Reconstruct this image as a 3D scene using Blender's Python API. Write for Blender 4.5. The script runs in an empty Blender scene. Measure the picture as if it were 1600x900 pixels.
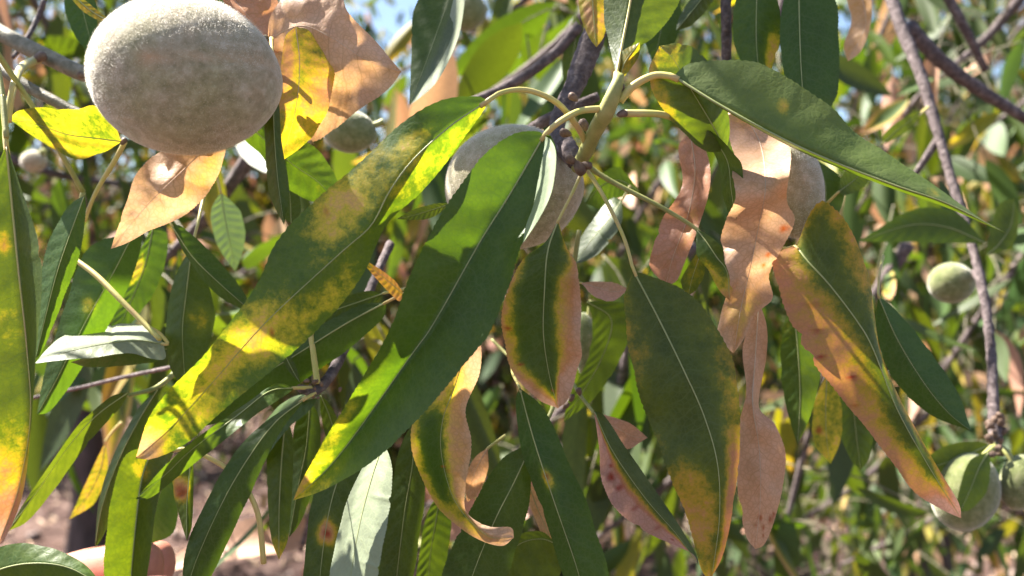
import bpy, math, random
import numpy as np
from mathutils import Vector, Matrix, Quaternion, noise as mnoise

random.seed(11)
rng = np.random.default_rng(11)
scene = bpy.context.scene
COL = scene.collection

# ------------------------------------------------------------------ camera
F = 1386.0            # focal length in photograph pixels (1600 wide): a phone lens, 60 degrees across
CZ = 1.25
cam_d = bpy.data.cameras.new('camera')
cam = bpy.data.objects.new('camera', cam_d)
COL.objects.link(cam)
cam.location = (0, 0, CZ)
cam.rotation_euler = (math.radians(90), 0, 0)
cam_d.sensor_width = 36.0
cam_d.lens = 36.0 * F / 1600.0
cam_d.clip_start = 0.01
cam_d.clip_end = 2000
cam_d.dof.use_dof = True
cam_d.dof.focus_distance = 0.205
cam_d.dof.aperture_fstop = 15.0
scene.camera = cam

# ------------------------------------------------------------------ sky and sun
SUN = Vector((-0.53, 0.24, 0.81)).normalized()
world = bpy.data.worlds.new('World')
scene.world = world
world.use_nodes = True
wn = world.node_tree
wn.nodes.clear()
w_out = wn.nodes.new('ShaderNodeOutputWorld')
w_bg = wn.nodes.new('ShaderNodeBackground')
w_sky = wn.nodes.new('ShaderNodeTexSky')
w_sky.sky_type = 'NISHITA'
w_sky.sun_disc = False
w_sky.sun_elevation = math.asin(SUN.z)
w_sky.sun_rotation = math.atan2(SUN.x, SUN.y)
w_sky.altitude = 300
w_sky.air_density = 1.0
w_sky.dust_density = 1.2
w_bg.inputs['Strength'].default_value = 0.05
wn.links.new(w_sky.outputs[0], w_bg.inputs['Color'])
wn.links.new(w_bg.outputs[0], w_out.inputs['Surface'])

sun_d = bpy.data.lights.new('sun', 'SUN')
sun_d.energy = 5.0
sun_d.angle = math.radians(0.53)
sun_d.color = (1.0, 0.94, 0.84)
sun_o = bpy.data.objects.new('sun', sun_d)
COL.objects.link(sun_o)
sun_o.location = (-5, 2.5, 8)
sun_o.rotation_euler = SUN.to_track_quat('Z', 'Y').to_euler()

vs = scene.view_settings
vs.view_transform = 'Standard'
vs.look = 'None'
vs.gamma = 1.0
vs.use_curve_mapping = False
vs.exposure = 2.42
scene.cycles.max_bounces = 10
scene.cycles.diffuse_bounces = 5
scene.cycles.transmission_bounces = 6
scene.cycles.use_denoising = True
scene.cycles.use_adaptive_sampling = True

# ------------------------------------------------------------------ materials
def new_mat(name):
    m = bpy.data.materials.new(name)
    m.use_nodes = True
    nt = m.node_tree
    nt.nodes.clear()
    return m, nt

def N(nt, kind, **kw):
    n = nt.nodes.new(kind)
    for k, v in kw.items():
        if k == 'op':
            n.operation = v
        elif k.startswith('i_'):
            n.inputs[k[2:].replace('_', ' ')].default_value = v
        elif k.startswith('n') and k[1:].isdigit():
            n.inputs[int(k[1:])].default_value = v
        else:
            setattr(n, k, v)
    return n

def ramp(nt, stops, interp='LINEAR'):
    r = nt.nodes.new('ShaderNodeValToRGB')
    cr = r.color_ramp
    cr.interpolation = interp
    while len(cr.elements) < len(stops):
        cr.elements.new(0.5)
    for e, (p, c) in zip(cr.elements, stops):
        e.position = p
        e.color = (*c, 1) if len(c) == 3 else c
    return r

def leaf_material(name='almond_leaf', veins=True, mixf=0.40, pale=0.8, val=0.52):
    m, nt = new_mat(name)
    L = nt.links.new
    out = N(nt, 'ShaderNodeOutputMaterial')
    att = N(nt, 'ShaderNodeAttribute', attribute_name='blight')
    spo = N(nt, 'ShaderNodeAttribute', attribute_name='spot')
    uv = N(nt, 'ShaderNodeUVMap')
    oi = N(nt, 'ShaderNodeObjectInfo')
    geo = N(nt, 'ShaderNodeNewGeometry')
    # fine patchiness at the border of the diseased zones
    tc = N(nt, 'ShaderNodeTexCoord')
    n1 = N(nt, 'ShaderNodeTexNoise', i_Scale=230.0, i_Detail=10.0, i_Roughness=0.78)
    L(tc.outputs['Object'], n1.inputs['Vector'])
    c1 = N(nt, 'ShaderNodeMath', op='MULTIPLY_ADD', n1=1.9, n2=-0.95)
    L(n1.outputs['Fac'], c1.inputs[0])
    # noise acts most where the tissue is half gone
    k1 = ramp(nt, [(0.0, (.14, .14, .14)), (0.2, (.5, .5, .5)), (0.45, (.8, .8, .8)), (0.7, (.5, .5, .5)), (0.95, (.2, .2, .2))])
    L(att.outputs['Fac'], k1.inputs[0])
    k2 = N(nt, 'ShaderNodeMath', op='MULTIPLY')
    L(c1.outputs[0], k2.inputs[0]); L(k1.outputs[0], k2.inputs[1])
    bl = N(nt, 'ShaderNodeMath', op='ADD')
    L(att.outputs['Fac'], bl.inputs[0]); L(k2.outputs[0], bl.inputs[1])
    bl.use_clamp = True
    # dead tissue stays dead: little mottling there
    front = ramp(nt, [(0.0, (0.032, 0.066, 0.012)), (0.24, (0.062, 0.10, 0.012)), (0.36, (0.15, 0.15, 0.016)),
                      (0.50, (0.36, 0.29, 0.032)), (0.64, (0.48, 0.295, 0.105)), (0.80, (0.50, 0.25, 0.13)), (1.0, (0.62, 0.38, 0.275))])
    trans = ramp(nt, [(0.0, (0.11, 0.175, 0.005)), (0.24, (0.21, 0.28, 0.006)), (0.36, (0.52, 0.48, 0.010)),
                      (0.50, (0.80, 0.52, 0.015)), (0.64, (0.72, 0.36, 0.05)), (0.80, (0.62, 0.27, 0.09)), (1.0, (0.52, 0.27, 0.15))])
    L(bl.outputs[0], front.inputs[0]); L(bl.outputs[0], trans.inputs[0])
    blo = N(nt, 'ShaderNodeAttribute', attribute_name='bloom')
    fb = N(nt, 'ShaderNodeMix', data_type='RGBA')
    fb.inputs[7].default_value = (0.15, 0.18, 0.065, 1)
    L(blo.outputs['Fac'], fb.inputs[0]); L(front.outputs[0], fb.inputs[6])
    # paler underside
    back = N(nt, 'ShaderNodeMix', data_type='RGBA')
    back.inputs[7].default_value = (0.36, 0.41, 0.29, 1)
    L(fb.outputs[2], back.inputs[6])
    bf = N(nt, 'ShaderNodeMath', op='MULTIPLY', n1=pale)
    L(geo.outputs['Backfacing'], bf.inputs[0])
    L(bf.outputs[0], back.inputs[0])
    # brown spots
    sp = N(nt, 'ShaderNodeMath', op='MULTIPLY_ADD', n1=1.0, n2=0.0)
    spn = N(nt, 'ShaderNodeMath', op='MULTIPLY_ADD', n1=1.2, n2=0.4)
    L(n1.outputs['Fac'], spn.inputs[0])
    L(spo.outputs['Fac'], sp.inputs[0]); L(spn.outputs[0], sp.inputs[1])
    sp.use_clamp = True
    s1 = N(nt, 'ShaderNodeMix', data_type='RGBA')
    s1.inputs[7].default_value = (0.12, 0.03, 0.014, 1)
    L(sp.outputs[0], s1.inputs[0]); L(back.outputs[2], s1.inputs[6])
    s2 = N(nt, 'ShaderNodeMix', data_type='RGBA')
    s2.inputs[7].default_value = (0.70, 0.10, 0.01, 1)
    L(sp.outputs[0], s2.inputs[0]); L(trans.outputs[0], s2.inputs[6])
    # tone variation
    n2 = N(nt, 'ShaderNodeTexNoise', i_Scale=60.0, i_Detail=3.0)
    L(tc.outputs['Object'], n2.inputs['Vector'])
    tv = N(nt, 'ShaderNodeMath', op='MULTIPLY_ADD', n1=0.7, n2=val)
    L(n2.outputs['Fac'], tv.inputs[0])
    rv = N(nt, 'ShaderNodeMath', op='MULTIPLY_ADD', n1=0.28, n2=0.0)
    L(oi.outputs['Random'], rv.inputs[0]); L(tv.outputs[0], rv.inputs[2])
    hue = N(nt, 'ShaderNodeHueSaturation')
    hr = N(nt, 'ShaderNodeMath', op='MULTIPLY_ADD', n1=0.035, n2=0.485)
    L(oi.outputs['Random'], hr.inputs[0])
    L(hr.outputs[0], hue.inputs['Hue']); L(rv.outputs[0], hue.inputs['Value'])
    L(s1.outputs[2], hue.inputs['Color'])
    hue2 = N(nt, 'ShaderNodeHueSaturation')
    L(hr.outputs[0], hue2.inputs['Hue']); L(rv.outputs[0], hue2.inputs['Value'])
    L(s2.outputs[2], hue2.inputs['Color'])
    col_f, col_t = hue.outputs[0], hue2.outputs[0]
    pr = N(nt, 'ShaderNodeBsdfPrincipled', i_Roughness=0.46 if veins else 0.58)
    pr.inputs['Specular IOR Level'].default_value = 0.38
    if veins:
        sx = N(nt, 'ShaderNodeSeparateXYZ')
        L(uv.outputs[0], sx.inputs[0])
        ab = N(nt, 'ShaderNodeMath', op='ABSOLUTE'); L(sx.outputs[1], ab.inputs[0])
        nv = N(nt, 'ShaderNodeTexNoise', i_Scale=1.6, i_Detail=2.0)
        L(uv.outputs[0], nv.inputs['Vector'])
        a1 = N(nt, 'ShaderNodeMath', op='MULTIPLY_ADD', n1=2.4)
        L(sx.outputs[0], a1.inputs[0])
        nvm = N(nt, 'ShaderNodeMath', op='MULTIPLY', n1=1.1); L(nv.outputs['Fac'], nvm.inputs[0])
        L(nvm.outputs[0], a1.inputs[2])
        a2 = N(nt, 'ShaderNodeMath', op='MULTIPLY_ADD', n1=-1.5); L(ab.outputs[0], a2.inputs[0]); L(a1.outputs[0], a2.inputs[2])
        fr = N(nt, 'ShaderNodeMath', op='FRACT'); L(a2.outputs[0], fr.inputs[0])
        d = N(nt, 'ShaderNodeMath', op='SUBTRACT', n1=0.5); L(fr.outputs[0], d.inputs[0])
        da = N(nt, 'ShaderNodeMath', op='ABSOLUTE'); L(d.outputs[0], da.inputs[0])
        ln = N(nt, 'ShaderNodeMapRange', interpolation_type='SMOOTHSTEP')
        ln.inputs[1].default_value = 0.0; ln.inputs[2].default_value = 0.075
        ln.inputs[3].default_value = 1.0; ln.inputs[4].default_value = 0.0
        L(da.outputs[0], ln.inputs[0])
        fade = N(nt, 'ShaderNodeMath', op='MULTIPLY_ADD', n1=-0.8, n2=1.0); L(ab.outputs[0], fade.inputs[0])
        lv = N(nt, 'ShaderNodeMath', op='MULTIPLY'); L(ln.outputs[0], lv.inputs[0]); L(fade.outputs[0], lv.inputs[1])
        vo = N(nt, 'ShaderNodeTexVoronoi', feature='DISTANCE_TO_EDGE', i_Scale=820.0)
        L(tc.outputs['Object'], vo.inputs['Vector'])
        vr = N(nt, 'ShaderNodeMapRange')
        vr.inputs[1].default_value = 0.0; vr.inputs[2].default_value = 0.16
        vr.inputs[3].default_value = 0.55; vr.inputs[4].default_value = 0.0
        L(vo.outputs['Distance'], vr.inputs[0])
        lv2 = N(nt, 'ShaderNodeMath', op='MAXIMUM'); L(lv.outputs[0], lv2.inputs[0]); L(vr.outputs[0], lv2.inputs[1])
        lv = lv2
        vm = N(nt, 'ShaderNodeMath', op='MULTIPLY', n1=0.55); L(lv.outputs[0], vm.inputs[0])
        mx = N(nt, 'ShaderNodeMix', data_type='RGBA', blend_type='ADD')
        mx.inputs[7].default_value = (0.12, 0.14, 0.05, 1)
        L(vm.outputs[0], mx.inputs[0]); L(col_f, mx.inputs[6])
        col_f = mx.outputs[2]
        vd = N(nt, 'ShaderNodeMath', op='MULTIPLY'); L(lv.outputs[0], vd.inputs[0]); L(att.outputs['Fac'], vd.inputs[1])
        mxd = N(nt, 'ShaderNodeMix', data_type='RGBA', blend_type='MULTIPLY')
        mxd.inputs[7].default_value = (0.74, 0.60, 0.50, 1)
        L(vd.outputs[0], mxd.inputs[0]); L(col_f, mxd.inputs[6])
        col_f = mxd.outputs[2]
        mx2 = N(nt, 'ShaderNodeMix', data_type='RGBA', blend_type='MULTIPLY')
        mx2.inputs[7].default_value = (0.30, 0.40, 0.2, 1)
        L(vm.outputs[0], mx2.inputs[0]); L(col_t, mx2.inputs[6])
        col_t = mx2.outputs[2]
        n3 = N(nt, 'ShaderNodeTexNoise', i_Scale=900.0, i_Detail=3.0)
        L(tc.outputs['Object'], n3.inputs['Vector'])
        bh = N(nt, 'ShaderNodeMath', op='MULTIPLY_ADD', n1=-0.35); L(lv.outputs[0], bh.inputs[0]); L(n3.outputs['Fac'], bh.inputs[2])
        bp = N(nt, 'ShaderNodeBump', i_Strength=0.2, i_Distance=0.0004)
        L(bh.outputs[0], bp.inputs['Height'])
        L(bp.outputs[0], pr.inputs['Normal'])
    L(col_f, pr.inputs['Base Color'])
    tr = N(nt, 'ShaderNodeBsdfTranslucent')
    L(col_t, tr.inputs['Color'])
    ms = N(nt, 'ShaderNodeMixShader')
    ms.inputs[0].default_value = mixf
    L(pr.outputs[0], ms.inputs[1]); L(tr.outputs[0], ms.inputs[2])
    L(ms.outputs[0], out.inputs['Surface'])
    return m

def simple_material(name, c1, c2, scale, rough=0.7, bump=0.4, dist=0.0005, detail=6.0, spec=0.3, stretch=None, sss=0.0, c3=None):
    m, nt = new_mat(name)
    L = nt.links.new
    out = N(nt, 'ShaderNodeOutputMaterial')
    pr = N(nt, 'ShaderNodeBsdfPrincipled', i_Roughness=rough)
    pr.inputs['Specular IOR Level'].default_value = spec
    tc = N(nt, 'ShaderNodeTexCoord')
    mp = N(nt, 'ShaderNodeMapping')
    if stretch:
        mp.inputs['Scale'].default_value = stretch
    L(tc.outputs['Object'], mp.inputs[0])
    nz = N(nt, 'ShaderNodeTexNoise', i_Scale=scale, i_Detail=detail, i_Roughness=0.65)
    L(mp.outputs[0], nz.inputs['Vector'])
    stops = [(0.32, c1), (0.68, c2)] if c3 is None else [(0.3, c1), (0.52, c2), (0.72, c3)]
    rp = ramp(nt, stops)
    L(nz.outputs['Fac'], rp.inputs[0])
    L(rp.outputs[0], pr.inputs['Base Color'])
    bp = N(nt, 'ShaderNodeBump', i_Strength=bump, i_Distance=dist)
    L(nz.outputs['Fac'], bp.inputs['Height'])
    L(bp.outputs[0], pr.inputs['Normal'])
    if sss:
        pr.inputs['Subsurface Weight'].default_value = sss
        pr.inputs['Subsurface Radius'].default_value = (0.006, 0.0025, 0.0015)
        pr.inputs['Subsurface Scale'].default_value = 0.6
    L(pr.outputs[0], out.inputs['Surface'])
    return m

M_LEAF = leaf_material()
M_LEAF_FAR = leaf_material('almond_leaf_plain', veins=False, mixf=0.27, pale=0.06, val=0.40)
M_RIB = simple_material('leaf_midrib', (0.25, 0.29, 0.11), (0.34, 0.35, 0.16), 200, rough=0.5, bump=0.1)
M_PET = simple_material('petiole', (0.42, 0.42, 0.10), (0.52, 0.43, 0.16), 160, rough=0.45, bump=0.15, c3=(0.50, 0.30, 0.16))
M_SHOOT = simple_material('green_shoot', (0.22, 0.24, 0.07), (0.36, 0.34, 0.13), 220, rough=0.55, bump=0.3)
M_TWIG = simple_material('young_twig', (0.075, 0.075, 0.04), (0.17, 0.15, 0.095), 300, rough=0.6, bump=0.7, dist=0.001, c3=(0.26, 0.23, 0.17))
M_BARK = simple_material('twig_bark', (0.045, 0.032, 0.03), (0.13, 0.10, 0.10), 420, rough=0.8, bump=1.0, dist=0.0016, detail=9.0, c3=(0.27, 0.22, 0.21))
M_BUD = simple_material('bud_scale', (0.06, 0.035, 0.025), (0.20, 0.13, 0.09), 500, rough=0.6, bump=0.6)
M_TRUNK = simple_material('trunk_bark', (0.05, 0.035, 0.03), (0.16, 0.11, 0.10), 18, rough=0.9, bump=1.0, dist=0.02, stretch=(1, 1, 0.3))
M_SKIN = simple_material('skin', (0.38, 0.15, 0.10), (0.46, 0.195, 0.135), 300, rough=0.45, bump=0.25, dist=0.0004, spec=0.4, sss=0.25)
M_NAIL = simple_material('fingernail', (0.50, 0.27, 0.21), (0.54, 0.31, 0.25), 80, rough=0.25, bump=0.05, spec=0.5)

def fruit_material(name, cols):
    m, nt = new_mat(name)
    L = nt.links.new
    out = N(nt, 'ShaderNodeOutputMaterial')
    pr = N(nt, 'ShaderNodeBsdfPrincipled', i_Roughness=0.85)
    pr.inputs['Specular IOR Level'].default_value = 0.15
    pr.inputs['Sheen Weight'].default_value = 0.6
    pr.inputs['Sheen Roughness'].default_value = 0.45
    pr.inputs['Sheen Tint'].default_value = (1, 0.95, 0.9, 1)
    tc = N(nt, 'ShaderNodeTexCoord')
    n1 = N(nt, 'ShaderNodeTexNoise', i_Scale=420.0, i_Detail=6.0, i_Roughness=0.75)
    n2 = N(nt, 'ShaderNodeTexNoise', i_Scale=70.0, i_Detail=4.0, i_Roughness=0.6)
    L(tc.outputs['Object'], n1.inputs['Vector']); L(tc.outputs['Object'], n2.inputs['Vector'])
    r1 = ramp(nt, [(0.33, cols[0]), (0.5, cols[1]), (0.68, cols[2])])
    L(n1.outputs['Fac'], r1.inputs[0])
    r2 = ramp(nt, [(0.35, (0.86, 0.92, 0.76)), (0.55, (1, 1, 1)), (0.72, (1.0, 0.90, 0.84))])
    L(n2.outputs['Fac'], r2.inputs[0])
    mx = N(nt, 'ShaderNodeMix', data_type='RGBA', blend_type='MULTIPLY')
    mx.inputs[0].default_value = 1.0
    L(r1.outputs[0], mx.inputs[6]); L(r2.outputs[0], mx.inputs[7])
    su = N(nt, 'ShaderNodeAttribute', attribute_name='suture')
    m3 = N(nt, 'ShaderNodeMix', data_type='RGBA')
    m3.inputs[7].default_value = (0.46, 0.30, 0.17, 1)
    L(su.outputs['Fac'], m3.inputs[0]); L(mx.outputs[2], m3.inputs[6])
    L(m3.outputs[2], pr.inputs['Base Color'])
    bp = N(nt, 'ShaderNodeBump', i_Strength=0.5, i_Distance=0.0006)
    L(n1.outputs['Fac'], bp.inputs['Height']); L(bp.outputs[0], pr.inputs['Normal'])
    L(pr.outputs[0], out.inputs['Surface'])
    return m
M_FRUIT = fruit_material('almond_hull', ((0.23, 0.20, 0.115), (0.34, 0.29, 0.19), (0.48, 0.415, 0.31)))
M_FRUIT_GREEN = fruit_material('young_almond_hull', ((0.10, 0.12, 0.045), (0.17, 0.19, 0.075), (0.27, 0.27, 0.14)))

def fuzz_material():
    m, nt = new_mat('almond_fuzz')
    L = nt.links.new
    out = N(nt, 'ShaderNodeOutputMaterial')
    d = N(nt, 'ShaderNodeBsdfDiffuse'); d.inputs[0].default_value = (0.70, 0.64, 0.53, 1)
    t = N(nt, 'ShaderNodeBsdfTranslucent'); t.inputs[0].default_value = (0.93, 0.90, 0.84, 1)
    ms = N(nt, 'ShaderNodeMixShader'); ms.inputs[0].default_value = 0.6
    L(d.outputs[0], ms.inputs[1]); L(t.outputs[0], ms.inputs[2]); L(ms.outputs[0], out.inputs['Surface'])
    return m
M_FUZZ = fuzz_material()

def ground_material():
    m, nt = new_mat('orchard_soil')
    L = nt.links.new
    out = N(nt, 'ShaderNodeOutputMaterial')
    pr = N(nt, 'ShaderNodeBsdfPrincipled', i_Roughness=0.95)
    pr.inputs['Specular IOR Level'].default_value = 0.1
    tc = N(nt, 'ShaderNodeTexCoord')
    n1 = N(nt, 'ShaderNodeTexNoise', i_Scale=7.0, i_Detail=9.0, i_Roughness=0.7)
    n2 = N(nt, 'ShaderNodeTexNoise', i_Scale=0.6, i_Detail=4.0)
    v = N(nt, 'ShaderNodeTexVoronoi', i_Scale=16.0)
    for n in (n1, n2, v):
        L(tc.outputs['Object'], n.inputs['Vector'])
    r1 = ramp(nt, [(0.3, (0.05, 0.03, 0.027)), (0.5, (0.10, 0.066, 0.058)), (0.72, (0.20, 0.145, 0.125))])
    L(n1.outputs['Fac'], r1.inputs[0])
    r2 = ramp(nt, [(0.35, (0.75, 0.72, 0.75)), (0.65, (1.1, 1.05, 1.0))])
    L(n2.outputs['Fac'], r2.inputs[0])
    mx = N(nt, 'ShaderNodeMix', data_type='RGBA', blend_type='MULTIPLY'); mx.inputs[0].default_value = 1
    L(r1.outputs[0], mx.inputs[6]); L(r2.outputs[0], mx.inputs[7])
    L(mx.outputs[2], pr.inputs['Base Color'])
    h = N(nt, 'ShaderNodeMath', op='MULTIPLY_ADD', n1=0.6); L(v.outputs['Distance'], h.inputs[0]); L(n1.outputs['Fac'], h.inputs[2])
    bp = N(nt, 'ShaderNodeBump', i_Strength=1.0, i_Distance=0.05)
    L(h.outputs[0], bp.inputs['Height']); L(bp.outputs[0], pr.inputs['Normal'])
    L(pr.outputs[0], out.inputs['Surface'])
    return m
M_GROUND = ground_material()
M_STONE = simple_material('field_stone', (0.14, 0.10, 0.09), (0.30, 0.23, 0.20), 40, rough=0.9, bump=0.6, dist=0.005)
M_STRAW = simple_material('dry_litter', (0.42, 0.30, 0.20), (0.62, 0.48, 0.36), 30, rough=0.8, bump=0.2)

# ------------------------------------------------------------------ helpers
def P(px, py, d):
    """a photograph pixel at a depth of d metres, as a point of the place"""
    return np.array([(px - 800.0) / F * d, d, CZ - (py - 450.0) / F * d])

def curve(pts, n):
    """Catmull-Rom through pts, n samples even along the chord"""
    p = np.asarray(pts, float)
    if len(p) == 2:
        t = np.linspace(0, 1, n)[:, None]
        return p[0] * (1 - t) + p[1] * t
    e = np.vstack([2 * p[0] - p[1], p, 2 * p[-1] - p[-2]])
    ch = np.concatenate([[0], np.cumsum(np.linalg.norm(np.diff(p[:, :2], axis=0), axis=1) + 1e-9)])
    q = np.linspace(0, ch[-1], n)
    i = np.clip(np.searchsorted(ch, q, side='right') - 1, 0, len(p) - 2)
    t = ((q - ch[i]) / (ch[i + 1] - ch[i]))[:, None]
    a, b, c, d = e[i], e[i + 1], e[i + 2], e[i + 3]
    return 0.5 * (2 * b + (c - a) * t + (2 * a - 5 * b + 4 * c - d) * t ** 2 + (-a + 3 * b - 3 * c + d) * t ** 3)

def mesh_from(name, verts, faces, mat, smooth=True):
    me = bpy.data.meshes.new(name)
    me.from_pydata([tuple(v) for v in verts], [], faces)
    if smooth:
        me.polygons.foreach_set('use_smooth', [True] * len(me.polygons))
    me.materials.append(mat)
    me.update()
    return me

def link(name, me, parent=None, kind=None, label=None, category=None, group=None):
    o = bpy.data.objects.new(name, me)
    COL.objects.link(o)
    if parent is not None:
        o.parent = parent
        o.matrix_parent_inverse = Matrix.Identity(4)
        if parent.type == 'EMPTY' and not parent.parent:
            o.location = -parent.location
        elif parent.get('_off'):
            pass
    for k, v in (('kind', kind), ('label', label), ('category', category), ('group', group)):
        if v:
            o[k] = v
    return o

def thing(name, label, category, loc, group=None):
    o = bpy.data.objects.new(name, None)
    COL.objects.link(o)
    o.location = loc
    o.empty_display_size = 0.02
    o['label'] = label
    o['category'] = category
    if group:
        o['group'] = group
    return o

def tube_data(pts, rad, seg=8, jitter=0.0, cap=True):
    pts = np.asarray(pts, float)
    n = len(pts)
    rad = np.interp(np.linspace(0, 1, n), np.linspace(0, 1, len(rad)), rad) if len(rad) != n else np.asarray(rad, float)
    tan = np.gradient(pts, axis=0)
    tan /= np.linalg.norm(tan, axis=1)[:, None] + 1e-12
    up = np.array([0.13, 0.31, 0.94])
    if abs(tan[0] @ up) > 0.9:
        up = np.array([0.94, 0.13, 0.31])
    a = np.cross(tan[0], up); a /= np.linalg.norm(a)
    V, Fc = [], []
    for i in range(n):
        a = a - tan[i] * (a @ tan[i]); a /= np.linalg.norm(a) + 1e-12
        b = np.cross(tan[i], a)
        for k in range(seg):
            th = 2 * math.pi * k / seg
            r = rad[i] * (1 + jitter * random.uniform(-1, 1))
            V.append(pts[i] + r * (math.cos(th) * a + math.sin(th) * b))
    for i in range(n - 1):
        for k in range(seg):
            k2 = (k + 1) % seg
            Fc.append((i * seg + k, i * seg + k2, (i + 1) * seg + k2, (i + 1) * seg + k))
    if cap:
        Fc.append(tuple(range(seg))[::-1])
        Fc.append(tuple((n - 1) * seg + k for k in range(seg)))
    return V, Fc

def px_tube(name, pts, rad_px, mat, parent, n=None, seg=10, jitter=0.0, **kw):
    """tube through (px, py, depth) points; radii in photograph pixels"""
    pts = np.asarray(pts, float)
    n = n or max(8, 6 * len(pts))
    c = curve(pts, n)
    r = np.interp(np.linspace(0, 1, n), np.linspace(0, 1, len(rad_px)), rad_px) * c[:, 2] / F
    w = np.array([P(*q) for q in c])
    V, Fc = tube_data(w, r, seg, jitter)
    return link(name, mesh_from(name, V, Fc, mat), parent, **kw)

def blight_value(spec, T, S):
    b = np.full_like(T, spec.get('base', 0.0))
    b += spec.get('edge', 0) * np.abs(S) ** spec.get('ep', 2.0)
    b += np.where(S < 0, spec.get('left', 0), spec.get('right', 0)) * np.clip(np.abs(S) * 2.5, 0, 1)
    t0 = spec.get('tip0', 0.75)
    b += spec.get('tip', 0) * np.clip((T - t0) / max(1e-3, 0.97 - t0), 0, 1) ** 1.2
    for (t, s, rt, rs, v) in spec.get('blobs', ()):
        b += v * np.exp(-(((T - t) / rt) ** 2 + ((S - s) / rs) ** 2) ** 1.4)
    return np.clip(b, 0, 1)

def leaf_grid(Lw, Mw, Rw, na):
    """rows of points from left edge over midrib to right edge"""
    n = len(Mw)
    rows = []
    for s in np.linspace(-1, 1, 2 * na + 1):
        e = Lw if s < 0 else Rw
        rows.append(Mw + abs(s) * (e - Mw))
    return np.stack(rows, axis=1)          # n x (2na+1) x 3

def grid_mesh(name, G, mat, blight, spots, Lcm, flip):
    n, m = G.shape[:2]
    idx = np.arange(n * m).reshape(n, m)
    q = np.stack([idx[:-1, :-1], idx[1:, :-1], idx[1:, 1:], idx[:-1, 1:]], axis=-1).reshape(-1, 4)
    if flip:
        q = q[:, ::-1]
    me = mesh_from(name, G.reshape(-1, 3), [tuple(int(x) for x in f) for f in q], mat)
    T, S = np.meshgrid(np.linspace(0, 1, n), np.linspace(-1, 1, m), indexing='ij')
    at = me.attributes.new('blight', 'FLOAT', 'POINT')
    at.data.foreach_set('value', blight.reshape(-1).astype(np.float32))
    at = me.attributes.new('spot', 'FLOAT', 'POINT')
    at.data.foreach_set('value', spots.reshape(-1).astype(np.float32))
    uvl = me.uv_layers.new(name='UVMap')
    vi = np.empty(len(me.loops), np.int32)
    me.loops.foreach_get('vertex_index', vi)
    uv = np.stack([T.reshape(-1)[vi] * Lcm, S.reshape(-1)[vi]], axis=1).astype(np.float32)
    uvl.data.foreach_set('uv', uv.reshape(-1))
    return me

ADDED_SHADE = []          # (leaf object, centre) of leaves copied out of view as added shade

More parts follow.
